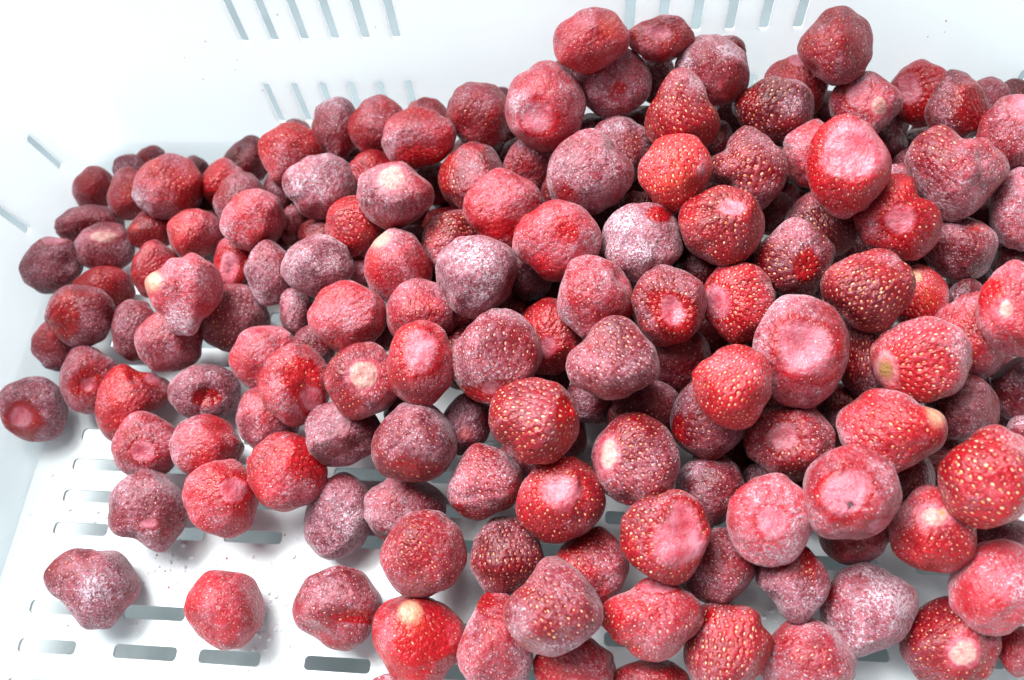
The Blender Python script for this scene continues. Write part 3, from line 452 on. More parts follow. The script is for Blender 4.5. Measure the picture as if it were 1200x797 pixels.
    (98, (-19.4, 83.2, 51.7), (0.9861, 0.1613, 0.0345, 0.0182), (15.23, 0.0, 0.05, 14.4), 13.0, (0.97, 1.0, 0.87, 1.0), 0.3, 0.5, 1.0, [('R', 0.68, 0.1, 0.18, 0.5), ('B', -0.6, -0.77, 0.279, -0.07)], 'red gold seeded strawberry with a bare red groove on its right side'),
    (99, (-23.9, 81.0, 22.1), (0.9889, 0.1418, 0.0386, 0.0202), (9.63, 0.0, 0.03, 10.19), 8.7, (1, 1, 1, 1), 0.8, 0.25, 0.2, [], 'dusty mauve strawberry under the gold seeded one with the groove'),
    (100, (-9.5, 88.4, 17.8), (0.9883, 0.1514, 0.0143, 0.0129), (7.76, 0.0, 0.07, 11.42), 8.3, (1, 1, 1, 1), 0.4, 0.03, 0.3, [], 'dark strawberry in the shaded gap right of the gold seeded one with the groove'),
    (101, (7.0, 105.0, 56.3), (0.9793, 0.2018, -0.0145, 0.0054), (15.67, 0.0, 0.05, 14.13), 13.1, (0.8, 1.02, 1.03, 0.75), 0.65, 0.3, 0.9, [], 'dusty triangular strawberry with gold seeds, point up, right of the wet shiny one'),
    (102, (-1.0, 99.4, 30.8), (0.9844, 0.176, 0.0002, 0.0088), (7.86, 0.0, 0.06, 8.86), 7.3, (1, 1, 1, 1), 0.5, 0.05, 0.3, [], 'dark dusty strawberry below the triangular gold seeded one'),
    (103, (18.6, 96.3, 27.0), (0.9852, 0.1685, -0.0325, 0.0001), (13.63, 0.0, 0.21, 12.78), 11.6, (1, 1, 1, 1), 0.4, 0.12, 0.4, [], 'dark red strawberry lying deep behind the dusky one with the yellowish scar'),
    (104, (32.3, 115.7, 29.0), (0.9783, 0.1997, -0.0549, -0.0041), (12.1, 0.0, 0.07, 12.71), 10.9, (1, 1, 1, 1), 0.5, 0.12, 0.3, [], 'dim mauve strawberry beneath the pair with pale round hollows'),
    (105, (41.3, 91.3, 35.8), (0.9836, 0.165, -0.0725, -0.0108), (13.12, 0.0, 0.33, 14.73), 12.2, (1.0, 1.0, 0.97, 0.95), 0.6, 0.15, 0.5, [('R', -0.77, -0.21, 0.19, 0.34)], 'dark frosted strawberry under the big seeded bright red one'),
    (106, (46.0, 94.8, 57.6), (0.979, 0.1843, -0.0865, -0.0128), (12.54, 0.0, 0.21, 13.9), 11.6, (1.02, 0.97, 0.85, 1.0), 0.3, 0.75, 1.0, [], 'bright red strawberry with large separate seeds tapering down beside the mauve disc'),
    (107, (68.1, 83.5, 36.2), (0.9809, 0.1524, -0.118, -0.0247), (14.76, 0.0, 0.65, 13.73), 12.5, (1.0, 0.97, 0.97, 0.95), 0.4, 0.35, 0.8, [('P', -0.08, 0.11, 0.31, 0.36)], 'dark red dimpled strawberry with gold flecks under the mauve disc'),
    (108, (69.9, 109.3, 54.9), (0.9703, 0.2056, -0.1258, -0.0197), (15.16, 0.0, 0.08, 19.19), 15.0, (1.0, 0.95, 0.95, 1.0), 0.75, 0.5, 0.3, [('P', 0.13, 0.03, 0.44, 0.44)], 'large mauve disc of strawberry facing up with a soft pink hollow'),
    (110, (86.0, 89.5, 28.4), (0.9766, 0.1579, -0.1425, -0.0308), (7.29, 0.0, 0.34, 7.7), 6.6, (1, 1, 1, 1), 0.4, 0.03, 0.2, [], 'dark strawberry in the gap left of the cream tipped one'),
    (111, (52.0, 131.6, 46.4), (0.9678, 0.2349, -0.0903, -0.0089), (12.66, -0.0, -0.17, 14.78), 12.0, (1.0, 0.97, 1.0, 1.0), 0.3, 0.6, 1.0, [('P', -0.56, 0.02, 0.34, 0.37)], 'red seedy strawberry with a mauve hollow at its left side'),
    (112, (26.9, 128.1, 50.8), (0.9709, 0.2344, -0.049, -0.0009), (13.26, 0.0, -0.12, 14.47), 12.2, (1.0, 0.98, 0.97, 1.0), 0.45, 0.4, 0.8, [('R', 0.15, -0.14, 0.52, 0.57), ('P', 0.11, -0.08, 0.26, 0.37)], 'round strawberry with a mauve rim and pale pink pit in bright red flesh'),
    (113, (71.8, 147.7, 50.8), (0.9578, 0.2598, -0.1224, -0.0119), (13.93, 0.0, -0.5, 14.76), 12.6, (1.0, 1.0, 0.95, 0.85), 0.5, 0.35, 0.9, [('R', 0.26, -0.2, 0.24, 0.33)], 'mauve red seeded strawberry with a narrow bare red slit'),
    (114, (86.0, 168.5, 42.5), (0.9502, 0.2792, -0.1383, -0.0117), (13.22, 0.0, -0.74, 12.76), 11.4, (1, 1, 1, 1), 0.55, 0.3, 0.8, [], 'mauve strawberry below the one with the big pale cut face'),
    (116, (0.7, 129.8, 53.5), (0.9707, 0.2399, -0.0033, 0.008), (13.5, 0.0, -0.08, 15.15), 12.6, (0.95, 0.87, 0.97, 0.97), 0.6, 0.5, 0.5, [('F', -0.84, -0.03, 0.14, 0.63)], 'red strawberry with white frosted edges, right in the middle of the heap'),
    (117, (-16.3, 121.6, 37.2), (0.9761, 0.2152, 0.0257, 0.0142), (12.2, 0.0, -0.0, 14.39), 11.7, (1, 1, 1, 1), 0.05, 0.5, 0.5, [('P', -0.07, -0.26, 0.27, 0.28)], 'wet shiny red strawberry with a small grey stem pit in a dark gap'),
    (118, (-25.8, 150.3, 35.3), (0.9659, 0.2553, 0.0396, 0.0154), (10.19, 0.0, -0.02, 10.85), 9.3, (1, 1, 1, 1), 0.4, 0.08, 0.4, [], 'dark strawberry in the gap beside the grey frosted oblong one'),
    (119, (-43.4, 138.6, 51.8), (0.9649, 0.2513, 0.0726, 0.0214), (15.04, 0.0, 0.06, 15.5), 13.4, (1.03, 1.0, 0.95, 1.0), 0.85, 0.2, 0.4, [('F', -0.01, -0.11, 0.55, 0.53)], 'oblong grey purple frosted strawberry in the middle of the heap'),
    (120, (-56.9, 163.3, 34.8), (0.9583, 0.2711, 0.0875, 0.022), (12.99, 0.0, 0.12, 13.83), 11.8, (0.97, 1.0, 0.97, 1.0), 0.45, 0.4, 0.9, [], 'brick red fine seeded strawberry behind the oblong grey purple one'),
    (121, (-77.7, 150.4, 38.1), (0.9587, 0.2553, 0.1221, 0.0293), (13.34, 0.0, 0.18, 15.37), 12.6, (0.97, 0.95, 0.95, 1.0), 0.6, 0.6, 0.4, [('Y', -0.53, 0.75, 0.29, 0.25), ('O', -0.66, 0.31, 0.26, 0.46)], 'strawberry with a yellow white unripe corner'),
    (122, (-95.3, 153.3, 28.6), (0.9567, 0.2508, 0.1441, 0.0335), (5.42, -0.0, 0.09, 6.42), 5.2, (1, 1, 1, 1), 0.65, 0.4, 0.2, [], 'tiny visible mauve bit of strawberry left of the one with the unripe corner'),
    (123, (-65.2, 129.5, 40.3), (0.9673, 0.2282, 0.1063, 0.0298), (13.56, 0.0, 0.06, 12.96), 11.7, (1, 1, 1, 1), 0.65, 0.55, 0.4, [], 'rose frosted strawberry above the one with the long pale pink stem end'),
    (124, (-61.1, 104.0, 50.3), (0.9742, 0.1961, 0.1063, 0.0335), (12.0, 0.0, -0.04, 15.26), 11.9, (0.97, 1.0, 1.0, 1.0), 0.5, 0.6, 0.5, [('P', -0.08, 0.29, 0.47, 0.52)], 'oval strawberry with a long pale pink stem end facing up'),
    (125, (-34.3, 107.4, 49.4), (0.9775, 0.2013, 0.0593, 0.0223), (16.5, 0.0, -0.01, 17.29), 14.9, (0.97, 0.97, 1.0, 0.8), 0.65, 0.35, 0.8, [('R', 0.08, -0.72, 0.65, 0.18), ('P', -0.06, -0.61, 0.25, 0.13)], 'large dusty strawberry with a glossy bare red lower edge'),
    (126, (-83.5, 99.0, 44.3), (0.9717, 0.1841, 0.1417, 0.0434), (13.22, 0.0, -0.13, 14.1), 12.0, (0.97, 1.0, 0.97, 1.02), 0.45, 0.4, 0.6, [('W', 0.11, 0.15, 0.39, 0.37)], 'strawberry with a round cream white core facing up'),
    (127, (-62.8, 78.7, 38.8), (0.9823, 0.1475, 0.1082, 0.0398), (15.15, 0.0, -0.25, 14.36), 13.0, (0.97, 1.0, 1.0, 0.9), 0.65, 0.2, 0.5, [('N', 0.08, -0.69, 0.62, 0.2)], 'dark strawberry with a grey purple top and red underside below the oval pale stemmed one'),
    (128, (-46.4, 89.0, 27.6), (0.984, 0.1581, 0.0764, 0.0299), (9.64, 0.0, -0.06, 11.41), 9.2, (1, 1, 1, 1), 0.45, 0.08, 0.3, [('O', -0.03, -0.3, 0.34, 0.29)], 'dark shaded strawberry with an orange patch below the large dusty one'),
    (130, (-37.2, 66.9, 30.9), (0.99, 0.1226, 0.0636, 0.029), (13.66, 0.0, -0.09, 13.44), 11.9, (0.92, 0.93, 1.08, 0.9), 0.7, 0.4, 0.9, [('N', -0.79, -0.77, 0.28, 0.19)], 'dusty strawberry with a bare red tip pointing to lower left'),
    (131, (-29.0, 42.6, 22.7), (0.9954, 0.0773, 0.0495, 0.0272), (13.02, 0.0, -0.03, 13.59), 11.7, (0.97, 1.0, 1.0, 0.97), 0.4, 0.25, 0.8, [], 'dark red roundish strawberry standing on the floor above the pink blocky one'),
    (132, (0.8, 39.7, 22.9), (0.9974, 0.0712, -0.002, 0.0083), (13.05, 0.0, 0.38, 13.76), 11.8, (1.0, 1.0, 0.95, 0.9), 0.45, 0.6, 0.7, [('F', 0.65, -0.31, 0.33, 0.3)], 'red strawberry with a frosted right side behind the big tip up one'),
    (133, (-11.1, 25.1, 39.9), (0.9985, 0.0483, 0.0203, 0.0173), (15.81, 0.0, 0.28, 14.96), 13.5, (0.82, 1.0, 1.0, 0.78), 0.6, 0.45, 0.8, [('F', -0.69, -0.37, 0.22, 0.4), ('F', 0.03, -0.82, 0.54, 0.14), ('B', -0.66, 0.35, 0.262, -0.06)], 'big dusty strawberry with its red tip up near the bottom edge'),
    (134, (-4.2, 7.8, 19.5), (0.9998, 0.014, 0.0073, 0.0125), (13.65, 0.0, 0.43, 10.0), 10.3, (1, 1, 1, 1), 0.4, 0.55, 0.5, [], 'red strawberry under the big dusty tip up one, cut by the bottom edge'),
    (135, (-31.2, 13.8, 22.0), (0.9976, 0.0265, 0.0549, 0.0326), (12.64, 0.0, -0.1, 16.53), 12.7, (0.95, 1.0, 1.0, 0.85), 0.7, 0.55, 0.5, [('N', -0.48, 0.9, 0.29, 0.14), ('F', -0.64, 0.47, 0.14, 0.42)], 'blocky pink frosted strawberry cut by the bottom edge'),
    (136, (20.3, 23.5, 31.3), (0.9983, 0.0438, -0.0373, -0.006), (16.54, 0.0, 1.0, 12.97), 12.9, (1.05, 0.97, 0.9, 0.82), 0.55, 0.7, 0.8, [('P', 0.14, 0.73, 0.31, 0.15)], 'wide pinkish red strawberry with pale seeds and a flat top edge'),
    (137, (21.3, 4.7, 17.8), (0.9992, 0.0087, -0.0375, -0.0075), (12.47, 0.0, 0.91, 7.29), 8.4, (1, 1, 1, 1), 0.35, 0.45, 0.5, [], 'red strawberry mostly below the bottom edge, under the wide pinkish one'),
    (138, (-57.9, 13.4, 18.5), (0.9933, 0.0286, 0.0999, 0.0513), (16.04, 0.0, -0.7, 15.21), 13.8, (0.95, 0.95, 0.95, 0.95), 0.35, 0.75, 0.4, [('Y', -0.2, 0.6, 0.23, 0.23), ('O', -0.14, 0.38, 0.38, 0.38), ('N', -0.03, -0.09, 0.53, 0.53), ('F', -0.7, 0.09, 0.17, 0.3)], 'bright strawberry with an orange yellow patch on the crate floor at the bottom edge'),
    (139, (-67.5, -3.6, 12.9), (0.9914, 0.0011, 0.1154, 0.0618), (7.57, 0.0, -0.5, 5.87), 5.9, (1, 1, 1, 1), 0.6, 0.4, 0.3, [], 'mauve sliver of strawberry just entering the bottom edge'),
    (140, (-57.5, 41.2, 28.2), (0.9909, 0.0786, 0.0998, 0.0453), (14.97, 0.0, -0.46, 14.83), 13.1, (1.0, 1.02, 0.92, 0.85), 0.6, 0.5, 0.7, [], 'dusty red strawberry with a blunt square right end on the crate floor'),
    (141, (-69.5, 59.4, 14.8), (0.9869, 0.1057, 0.1126, 0.0464), (15.59, 0.0, -0.46, 13.75), 12.9, (0.95, 0.95, 0.98, 0.95), 0.75, 0.35, 0.5, [], 'dull mauve frosted strawberry beside the violet sugared oval one'),
    (142, (-95.6, 56.1, 12.3), (0.9813, 0.1019, 0.1518, 0.0599), (12.57, -0.0, -0.62, 16.05), 12.5, (1.0, 1.0, 1.0, 0.98), 0.95, 0.2, 0.3, [], 'violet grey sugared oval strawberry standing alone on the crate floor'),
    (143, (-92.6, 83.9, 28.3), (0.9755, 0.1516, 0.1508, 0.0511), (14.25, 0.0, -0.37, 12.32), 11.7, (1, 1, 1, 1), 0.7, 0.12, 0.3, [], 'dim purple strawberry under the one with the round cream core'),
    (144, (-111.9, 100.0, 36.3), (0.9652, 0.1807, 0.1811, 0.0534), (13.3, 0.0, -0.21, 15.48), 12.6, (1.0, 1.0, 0.98, 1.0), 0.5, 0.65, 0.5, [('R', 0.22, 0.02, 0.44, 0.48), ('P', 0.37, -0.28, 0.29, 0.26)], 'pink red strawberry with a smooth bare red cheek, left of the cream cored one'),
    (145, (-127.3, 91.6, 20.0), (0.9657, 0.1602, 0.1952, 0.0612), (11.91, -0.0, -0.37, 13.13), 11.0, (1, 1, 1, 1), 0.7, 0.3, 0.3, [], 'dusty mauve strawberry under the one with a smooth bare cheek'),
    (146, (-113.2, 69.2, 25.6), (0.9726, 0.1288, 0.1823, 0.0643), (14.41, -0.0, -0.68, 14.65), 12.8, (1.0, 0.97, 1.0, 0.95), 0.4, 0.65, 0.5, [('N', 0.62, 0.39, 0.36, 0.58)], 'bright red strawberry glowing orange red on its right side'),
    (147, (-132.4, 116.1, 23.9), (0.9584, 0.1964, 0.1997, 0.0543), (13.19, 0.0, -0.09, 12.96), 11.5, (1, 1, 1, 1), 0.75, 0.6, 0.3, [], 'pale frosted strawberry partly covered by the one with a smooth bare cheek'),
    (148, (-112.5, 122.2, 23.2), (0.9626, 0.2049, 0.1712, 0.0465), (8.92, -0.0, -0.02, 8.31), 7.6, (1, 1, 1, 1), 0.5, 0.25, 0.4, [], 'dark red strawberry under the tip down pink one'),
    (149, (-159.2, 103.9, 14.5), (0.9549, 0.1747, 0.2308, 0.0666), (13.98, -0.0, -0.35, 11.73), 11.3, (1.0, 1.0, 1.0, 1.0), 0.8, 0.25, 0.2, [('R', 0.12, -0.19, 0.39, 0.28)], 'purple frosted strawberry with a sunken red mouth like hollow'),
    (150, (-150.7, 79.8, 18.2), (0.9604, 0.1436, 0.2272, 0.0736), (13.7, -0.0, -0.7, 12.7), 11.6, (1.0, 0.95, 1.0, 1.0), 0.55, 0.5, 0.4, [], 'red bean shaped strawberry with a fine crease'),
    (151, (-138.2, 59.0, 22.2), (0.9662, 0.1143, 0.2172, 0.0782), (13.49, 0.0, -0.96, 14.32), 12.2, (1.0, 1.0, 1.0, 0.95), 0.5, 0.75, 0.5, [('P', 0.35, 0.26, 0.33, 0.23)], 'pink red smooth strawberry above the first dark slot'),
    (152, (-168.1, 54.1, 18.0), (0.9569, 0.109, 0.2536, 0.0908), (14.03, -0.0, -1.3, 15.38), 13.0, (1.0, 1.05, 0.95, 0.98), 0.75, 0.2, 0.4, [('P', 0.01, -0.3, 0.18, 0.11), ('G', 0.47, 0.91, 0.18, 0.09), ('B', -0.38, -0.74, 0.279, -0.14), ('B', 0.36, -0.96, 0.244, 0.08)], 'lumpy purple strawberry with a pink fold and a greenish tuft on top'),
    (153, (-174.7, 79.4, 20.5), (0.9516, 0.1452, 0.2583, 0.0815), (12.37, 0.0, -0.71, 12.72), 11.0, (1, 1, 1, 1), 0.65, 0.5, 0.4, [('P', -0.1, -0.26, 0.31, 0.25)], 'dusty pink strawberry beside the bean shaped one, on the floor by the slots'),
    (154, (-188.5, 98.1, 14.4), (0.9462, 0.1672, 0.2662, 0.077), (14.04, 0.0, -0.51, 15.97), 13.2, (1.0, 0.6, 1.08, 1.02), 0.5, 0.65, 0.4, [('N', -0.18, 0.77, 0.42, 0.16), ('P', 0.48, 0.66, 0.24, 0.16), ('B', 0.13, 0.82, 0.384, -0.2), ('B', 0.72, -0.54, 0.384, -0.14), ('B', 1.0, 0.43, 0.244, 0.12)], 'crooked bone shaped strawberry with a pale stub arm'),
    (155, (-210.7, 108.4, 14.8), (0.9373, 0.1799, 0.2881, 0.078), (11.36, -0.0, -0.28, 14.44), 11.3, (1, 1, 1, 1), 0.6, 0.45, 0.4, [('R', -0.25, -0.14, 0.49, 0.29), ('P', -0.1, -0.19, 0.23, 0.18)], 'oval purple rimmed strawberry with a bare red middle next to the bone shaped one'),
    (156, (-232.2, 94.6, 14.5), (0.9315, 0.1634, 0.3124, 0.089), (12.46, 0.0, -0.59, 13.52), 11.4, (1.0, 1.0, 1.0, 1.0), 0.7, 0.3, 0.3, [('R', -0.32, -0.29, 0.48, 0.47), ('P', -0.39, -0.21, 0.28, 0.25)], 'purple round strawberry with a red sunken stem end, lying alone at the left edge'),
    (157, (-231.0, 123.8, 14.5), (0.9288, 0.1968, 0.3048, 0.0757), (9.78, 0.0, -0.04, 11.18), 9.2, (1.0, 1.0, 0.95, 1.0), 0.6, 0.4, 0.3, [], 'mauve strawberry poking out below the half bare one at the left wall'),
    (158, (-214.6, 131.8, 27.3), (0.9288, 0.2129, 0.2955, 0.0686), (12.87, 0.0, 0.19, 13.08), 11.4, (1.0, 1.0, 1.0, 0.95), 0.6, 0.3, 0.4, [('R', -0.52, -0.03, 0.43, 0.71)], 'half bare half dusty strawberry with a flat red face at its left'),
    (159, (-215.6, 150.4, 17.3), (0.9286, 0.2288, 0.2855, 0.0618), (12.5, 0.0, 0.39, 10.01), 9.8, (1, 1, 1, 1), 0.25, 0.65, 0.5, [], 'bright red fresh looking strawberry behind the half bare one'),
    (160, (-237.8, 157.9, 24.7), (0.9182, 0.2379, 0.3104, 0.0624), (12.1, 0.0, 0.6, 12.49), 10.8, (1.0, 0.98, 1.0, 0.95), 0.6, 0.2, 0.3, [('P', 0.03, 0.84, 0.39, 0.16)], 'dark purple egg shaped strawberry nearest the left wall'),
    (161, (-218.9, 169.5, 20.9), (0.923, 0.2507, 0.2867, 0.055), (12.16, -0.0, 0.68, 11.11), 10.2, (1.0, 1.0, 1.0, 1.0), 0.75, 0.3, 0.3, [('W', -0.07, 0.43, 0.41, 0.21)], 'frosted strawberry with a pale flat stem scar beside the dark egg shaped one'),
    (162, (-233.9, 185.1, 15.3), (0.9179, 0.2614, 0.2941, 0.0524), (14.16, 0.0, 1.01, 9.24), 10.1, (1.0, 1.0, 1.0, 1.0), 0.55, 0.4, 0.4, [], 'wide flat mauve red strawberry lying along the left wall'),
    (163, (-199.9, 179.9, 18.4), (0.927, 0.263, 0.2632, 0.0482), (10.44, -0.0, 0.62, 9.42), 8.7, (1, 1, 1, 1), 0.4, 0.5, 0.4, [('O', -0.68, 0.15, 0.28, 0.34)], 'dark orange tinged strawberry in the shadow of the big bright corner one'),
    (164, (-189.6, 157.5, 22.7), (0.9332, 0.2424, 0.2599, 0.0537), (10.39, 0.0, 0.4, 12.56), 10.1, (0.9, 1.0, 0.98, 1.0), 0.35, 0.55, 0.4, [], 'red conical strawberry next to the knobbly star shaped one'),
    (165, (-162.0, 135.2, 41.9), (0.9403, 0.2299, 0.245, 0.0548), (14.16, -0.0, 0.33, 16.25), 13.4, (1.05, 0.85, 0.88, 0.85), 0.7, 0.75, 0.4, [('Y', -0.75, 0.33, 0.23, 0.26), ('F', -0.03, -0.65, 0.37, 0.35), ('B', -0.08, 0.59, 0.297, -0.22), ('B', -0.84, 0.3, 0.244, 0.1), ('B', -0.7, -0.5, 0.314, -0.16), ('B', 0.59, -0.76, 0.279, -0.14)], 'pale knobbly star shaped strawberry with a cream coloured lobe'),
    (166, (-175.3, 123.8, 23.0), (0.9441, 0.2039, 0.2514, 0.0631), (13.0, -0.0, 0.0, 13.31), 11.6, (1.0, 1.0, 1.0, 0.92), 0.55, 0.45, 0.5, [], 'dusty red strawberry directly under the knobbly star shaped one'),
    (167, (-194.9, 130.2, 17.8), (0.9383, 0.2079, 0.2687, 0.0653), (9.23, -0.0, 0.05, 12.94), 9.6, (1, 1, 1, 1), 0.6, 0.15, 0.3, [], 'dark mauve strawberry standing between the half bare one and the knobbly star'),
    (168, (-152.1, 136.7, 17.9), (0.9497, 0.2187, 0.2177, 0.0528), (14.41, 0.0, 0.14, 14.57), 12.8, (0.95, 0.97, 1.0, 0.95), 0.5, 0.25, 0.9, [], 'dark seedy strawberry right of the knobbly star shaped one'),
    (169, (-154.6, 161.6, 22.4), (0.942, 0.2511, 0.2182, 0.0452), (9.08, -0.0, 0.31, 11.53), 9.0, (1, 1, 1, 1), 0.45, 0.6, 0.3, [('P', -0.28, -0.17, 0.48, 0.6)], 'strawberry with a flat pinkish red face under the shiny red one'),
    (170, (-134.1, 152.4, 29.3), (0.9477, 0.2465, 0.1979, 0.0431), (10.83, 0.0, 0.28, 13.71), 10.7, (0.98, 0.97, 0.97, 1.0), 0.8, 0.2, 0.4, [], 'greyish mauve oval strawberry left of the bell shaped grey one'),
    (171, (-109.6, 149.1, 41.5), (0.9514, 0.2533, 0.1713, 0.0375), (14.27, 0.0, 0.34, 12.36), 11.7, (0.97, 0.9, 0.95, 0.97), 0.9, 0.25, 0.5, [], 'grey sugared bell shaped strawberry above the pink tip down one'),
    (172, (-121.7, 137.6, 22.4), (0.9566, 0.2245, 0.1806, 0.0446), (8.04, 0.0, 0.08, 10.37), 8.0, (1, 1, 1, 1), 0.55, 0.15, 0.3, [], 'dark mauve strawberry in the shade under the grey bell shaped one'),
    (173, (-93.9, 125.8, 41.2), (0.9623, 0.2222, 0.1521, 0.0396), (14.88, 0.0, 0.09, 14.53), 12.9, (1.08, 0.87, 0.85, 0.97), 0.6, 0.7, 0.4, [], 'big pink strawberry pointing its tip straight down beside the grey bell shaped one'),
    (175, (-86.6, 129.5, 23.2), (0.9666, 0.216, 0.1329, 0.0367), (7.13, 0.0, 0.02, 9.76), 7.3, (1, 1, 1, 1), 0.6, 0.15, 0.2, [], 'dark mauve sliver of strawberry right of the pink tip down one'),
    (183, (62.7, 73.3, 20.9), (0.9859, 0.1283, -0.1046, -0.0236), (8.79, 0.0, 0.5, 6.45), 6.6, (1, 1, 1, 1), 0.45, 0.08, 0.3, [], 'dark sliver of strawberry above the pale pink round face up one'),
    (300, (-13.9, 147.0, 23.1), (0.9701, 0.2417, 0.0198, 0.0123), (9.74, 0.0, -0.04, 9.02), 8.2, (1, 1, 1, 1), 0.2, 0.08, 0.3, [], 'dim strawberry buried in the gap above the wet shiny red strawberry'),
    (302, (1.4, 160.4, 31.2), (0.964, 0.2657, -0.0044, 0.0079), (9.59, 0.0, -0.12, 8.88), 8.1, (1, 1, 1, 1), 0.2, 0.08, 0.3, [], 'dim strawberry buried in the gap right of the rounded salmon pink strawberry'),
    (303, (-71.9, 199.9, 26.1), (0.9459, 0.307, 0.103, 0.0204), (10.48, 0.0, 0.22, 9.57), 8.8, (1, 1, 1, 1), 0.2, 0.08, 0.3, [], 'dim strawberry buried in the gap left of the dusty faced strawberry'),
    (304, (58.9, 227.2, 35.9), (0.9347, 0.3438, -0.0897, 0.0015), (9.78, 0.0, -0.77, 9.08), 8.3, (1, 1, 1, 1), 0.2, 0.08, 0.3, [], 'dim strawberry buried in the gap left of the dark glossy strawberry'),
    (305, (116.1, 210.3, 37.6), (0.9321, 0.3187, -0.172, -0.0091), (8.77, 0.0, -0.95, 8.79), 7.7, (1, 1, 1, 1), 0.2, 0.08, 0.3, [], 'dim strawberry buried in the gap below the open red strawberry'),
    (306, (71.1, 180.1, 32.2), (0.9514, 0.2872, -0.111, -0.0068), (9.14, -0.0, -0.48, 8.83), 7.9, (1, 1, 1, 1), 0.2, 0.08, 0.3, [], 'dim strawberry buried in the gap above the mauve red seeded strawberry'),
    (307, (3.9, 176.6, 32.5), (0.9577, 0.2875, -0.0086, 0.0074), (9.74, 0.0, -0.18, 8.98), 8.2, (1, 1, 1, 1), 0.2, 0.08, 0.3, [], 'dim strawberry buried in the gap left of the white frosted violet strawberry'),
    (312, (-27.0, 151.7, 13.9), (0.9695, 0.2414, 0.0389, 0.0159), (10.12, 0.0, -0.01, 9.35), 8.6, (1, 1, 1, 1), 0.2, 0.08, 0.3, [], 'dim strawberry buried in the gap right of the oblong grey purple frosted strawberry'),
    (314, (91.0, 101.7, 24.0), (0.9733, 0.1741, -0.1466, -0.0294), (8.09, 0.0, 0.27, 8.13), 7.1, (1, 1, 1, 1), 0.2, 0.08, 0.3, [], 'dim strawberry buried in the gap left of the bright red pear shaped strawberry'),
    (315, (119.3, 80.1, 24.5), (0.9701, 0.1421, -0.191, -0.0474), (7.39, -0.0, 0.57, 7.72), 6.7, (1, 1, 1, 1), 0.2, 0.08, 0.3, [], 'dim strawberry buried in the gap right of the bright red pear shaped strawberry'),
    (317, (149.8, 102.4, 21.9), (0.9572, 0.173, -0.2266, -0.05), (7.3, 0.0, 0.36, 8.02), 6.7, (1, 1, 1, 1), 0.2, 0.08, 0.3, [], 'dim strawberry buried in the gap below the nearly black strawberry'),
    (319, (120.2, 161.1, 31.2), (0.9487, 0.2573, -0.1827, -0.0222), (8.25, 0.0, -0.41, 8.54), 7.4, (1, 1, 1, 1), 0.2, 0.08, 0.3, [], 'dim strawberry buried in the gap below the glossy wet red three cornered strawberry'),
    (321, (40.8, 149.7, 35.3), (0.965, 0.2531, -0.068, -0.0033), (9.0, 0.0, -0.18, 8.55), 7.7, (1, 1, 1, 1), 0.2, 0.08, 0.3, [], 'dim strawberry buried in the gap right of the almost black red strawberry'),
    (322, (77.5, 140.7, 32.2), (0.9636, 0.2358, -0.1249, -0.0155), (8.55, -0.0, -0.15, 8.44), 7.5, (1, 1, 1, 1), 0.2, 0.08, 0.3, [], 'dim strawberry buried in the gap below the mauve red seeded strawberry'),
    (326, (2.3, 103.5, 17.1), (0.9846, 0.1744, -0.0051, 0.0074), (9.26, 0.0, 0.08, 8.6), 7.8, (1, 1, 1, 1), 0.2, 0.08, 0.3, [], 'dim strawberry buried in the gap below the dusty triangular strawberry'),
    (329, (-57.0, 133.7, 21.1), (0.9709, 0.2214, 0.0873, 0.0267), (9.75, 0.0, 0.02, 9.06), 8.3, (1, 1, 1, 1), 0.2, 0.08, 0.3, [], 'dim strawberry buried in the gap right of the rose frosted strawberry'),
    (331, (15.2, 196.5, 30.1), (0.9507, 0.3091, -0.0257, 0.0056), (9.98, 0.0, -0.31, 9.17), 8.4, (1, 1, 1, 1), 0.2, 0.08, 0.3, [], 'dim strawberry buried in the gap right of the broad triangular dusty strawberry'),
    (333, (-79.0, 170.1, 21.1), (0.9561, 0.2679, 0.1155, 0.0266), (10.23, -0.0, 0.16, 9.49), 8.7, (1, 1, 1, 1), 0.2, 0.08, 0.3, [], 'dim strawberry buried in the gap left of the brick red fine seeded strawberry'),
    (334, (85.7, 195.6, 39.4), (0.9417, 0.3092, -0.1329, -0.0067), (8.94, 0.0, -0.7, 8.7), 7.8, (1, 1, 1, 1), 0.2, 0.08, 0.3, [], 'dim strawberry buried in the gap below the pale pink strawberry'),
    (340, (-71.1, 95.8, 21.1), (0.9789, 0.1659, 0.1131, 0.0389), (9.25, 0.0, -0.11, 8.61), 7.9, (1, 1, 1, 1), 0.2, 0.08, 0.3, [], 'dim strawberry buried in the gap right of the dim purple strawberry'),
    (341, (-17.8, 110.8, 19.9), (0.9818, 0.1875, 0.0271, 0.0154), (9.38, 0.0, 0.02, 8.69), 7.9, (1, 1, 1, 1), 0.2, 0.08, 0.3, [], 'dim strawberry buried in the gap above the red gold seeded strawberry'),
    (184, (-184.2, 24.8, 14.5), (0.9523, 0.0701, 0.2758, 0.1103), (15.77, -0.0, -2.35, 14.39), 13.3, (1.05, 0.82, 0.8, 1.05), 0.75, 0.25, 0.4, [('F', -0.04, -0.0, 0.3, 0.31), ('B', -0.81, -0.36, 0.314, -0.12)], 'flat purple frosted strawberry alone on the floor, narrowing to its lower end'),
    (185, (-131.6, 20.0, 14.5), (0.972, 0.0524, 0.21, 0.0912), (13.66, -0.0, -1.59, 13.69), 12.1, (1.0, 0.93, 0.9, 1.0), 0.55, 0.65, 0.4, [], 'pinkish red strawberry alone on the floor, blunt end down beside a dark slot'),
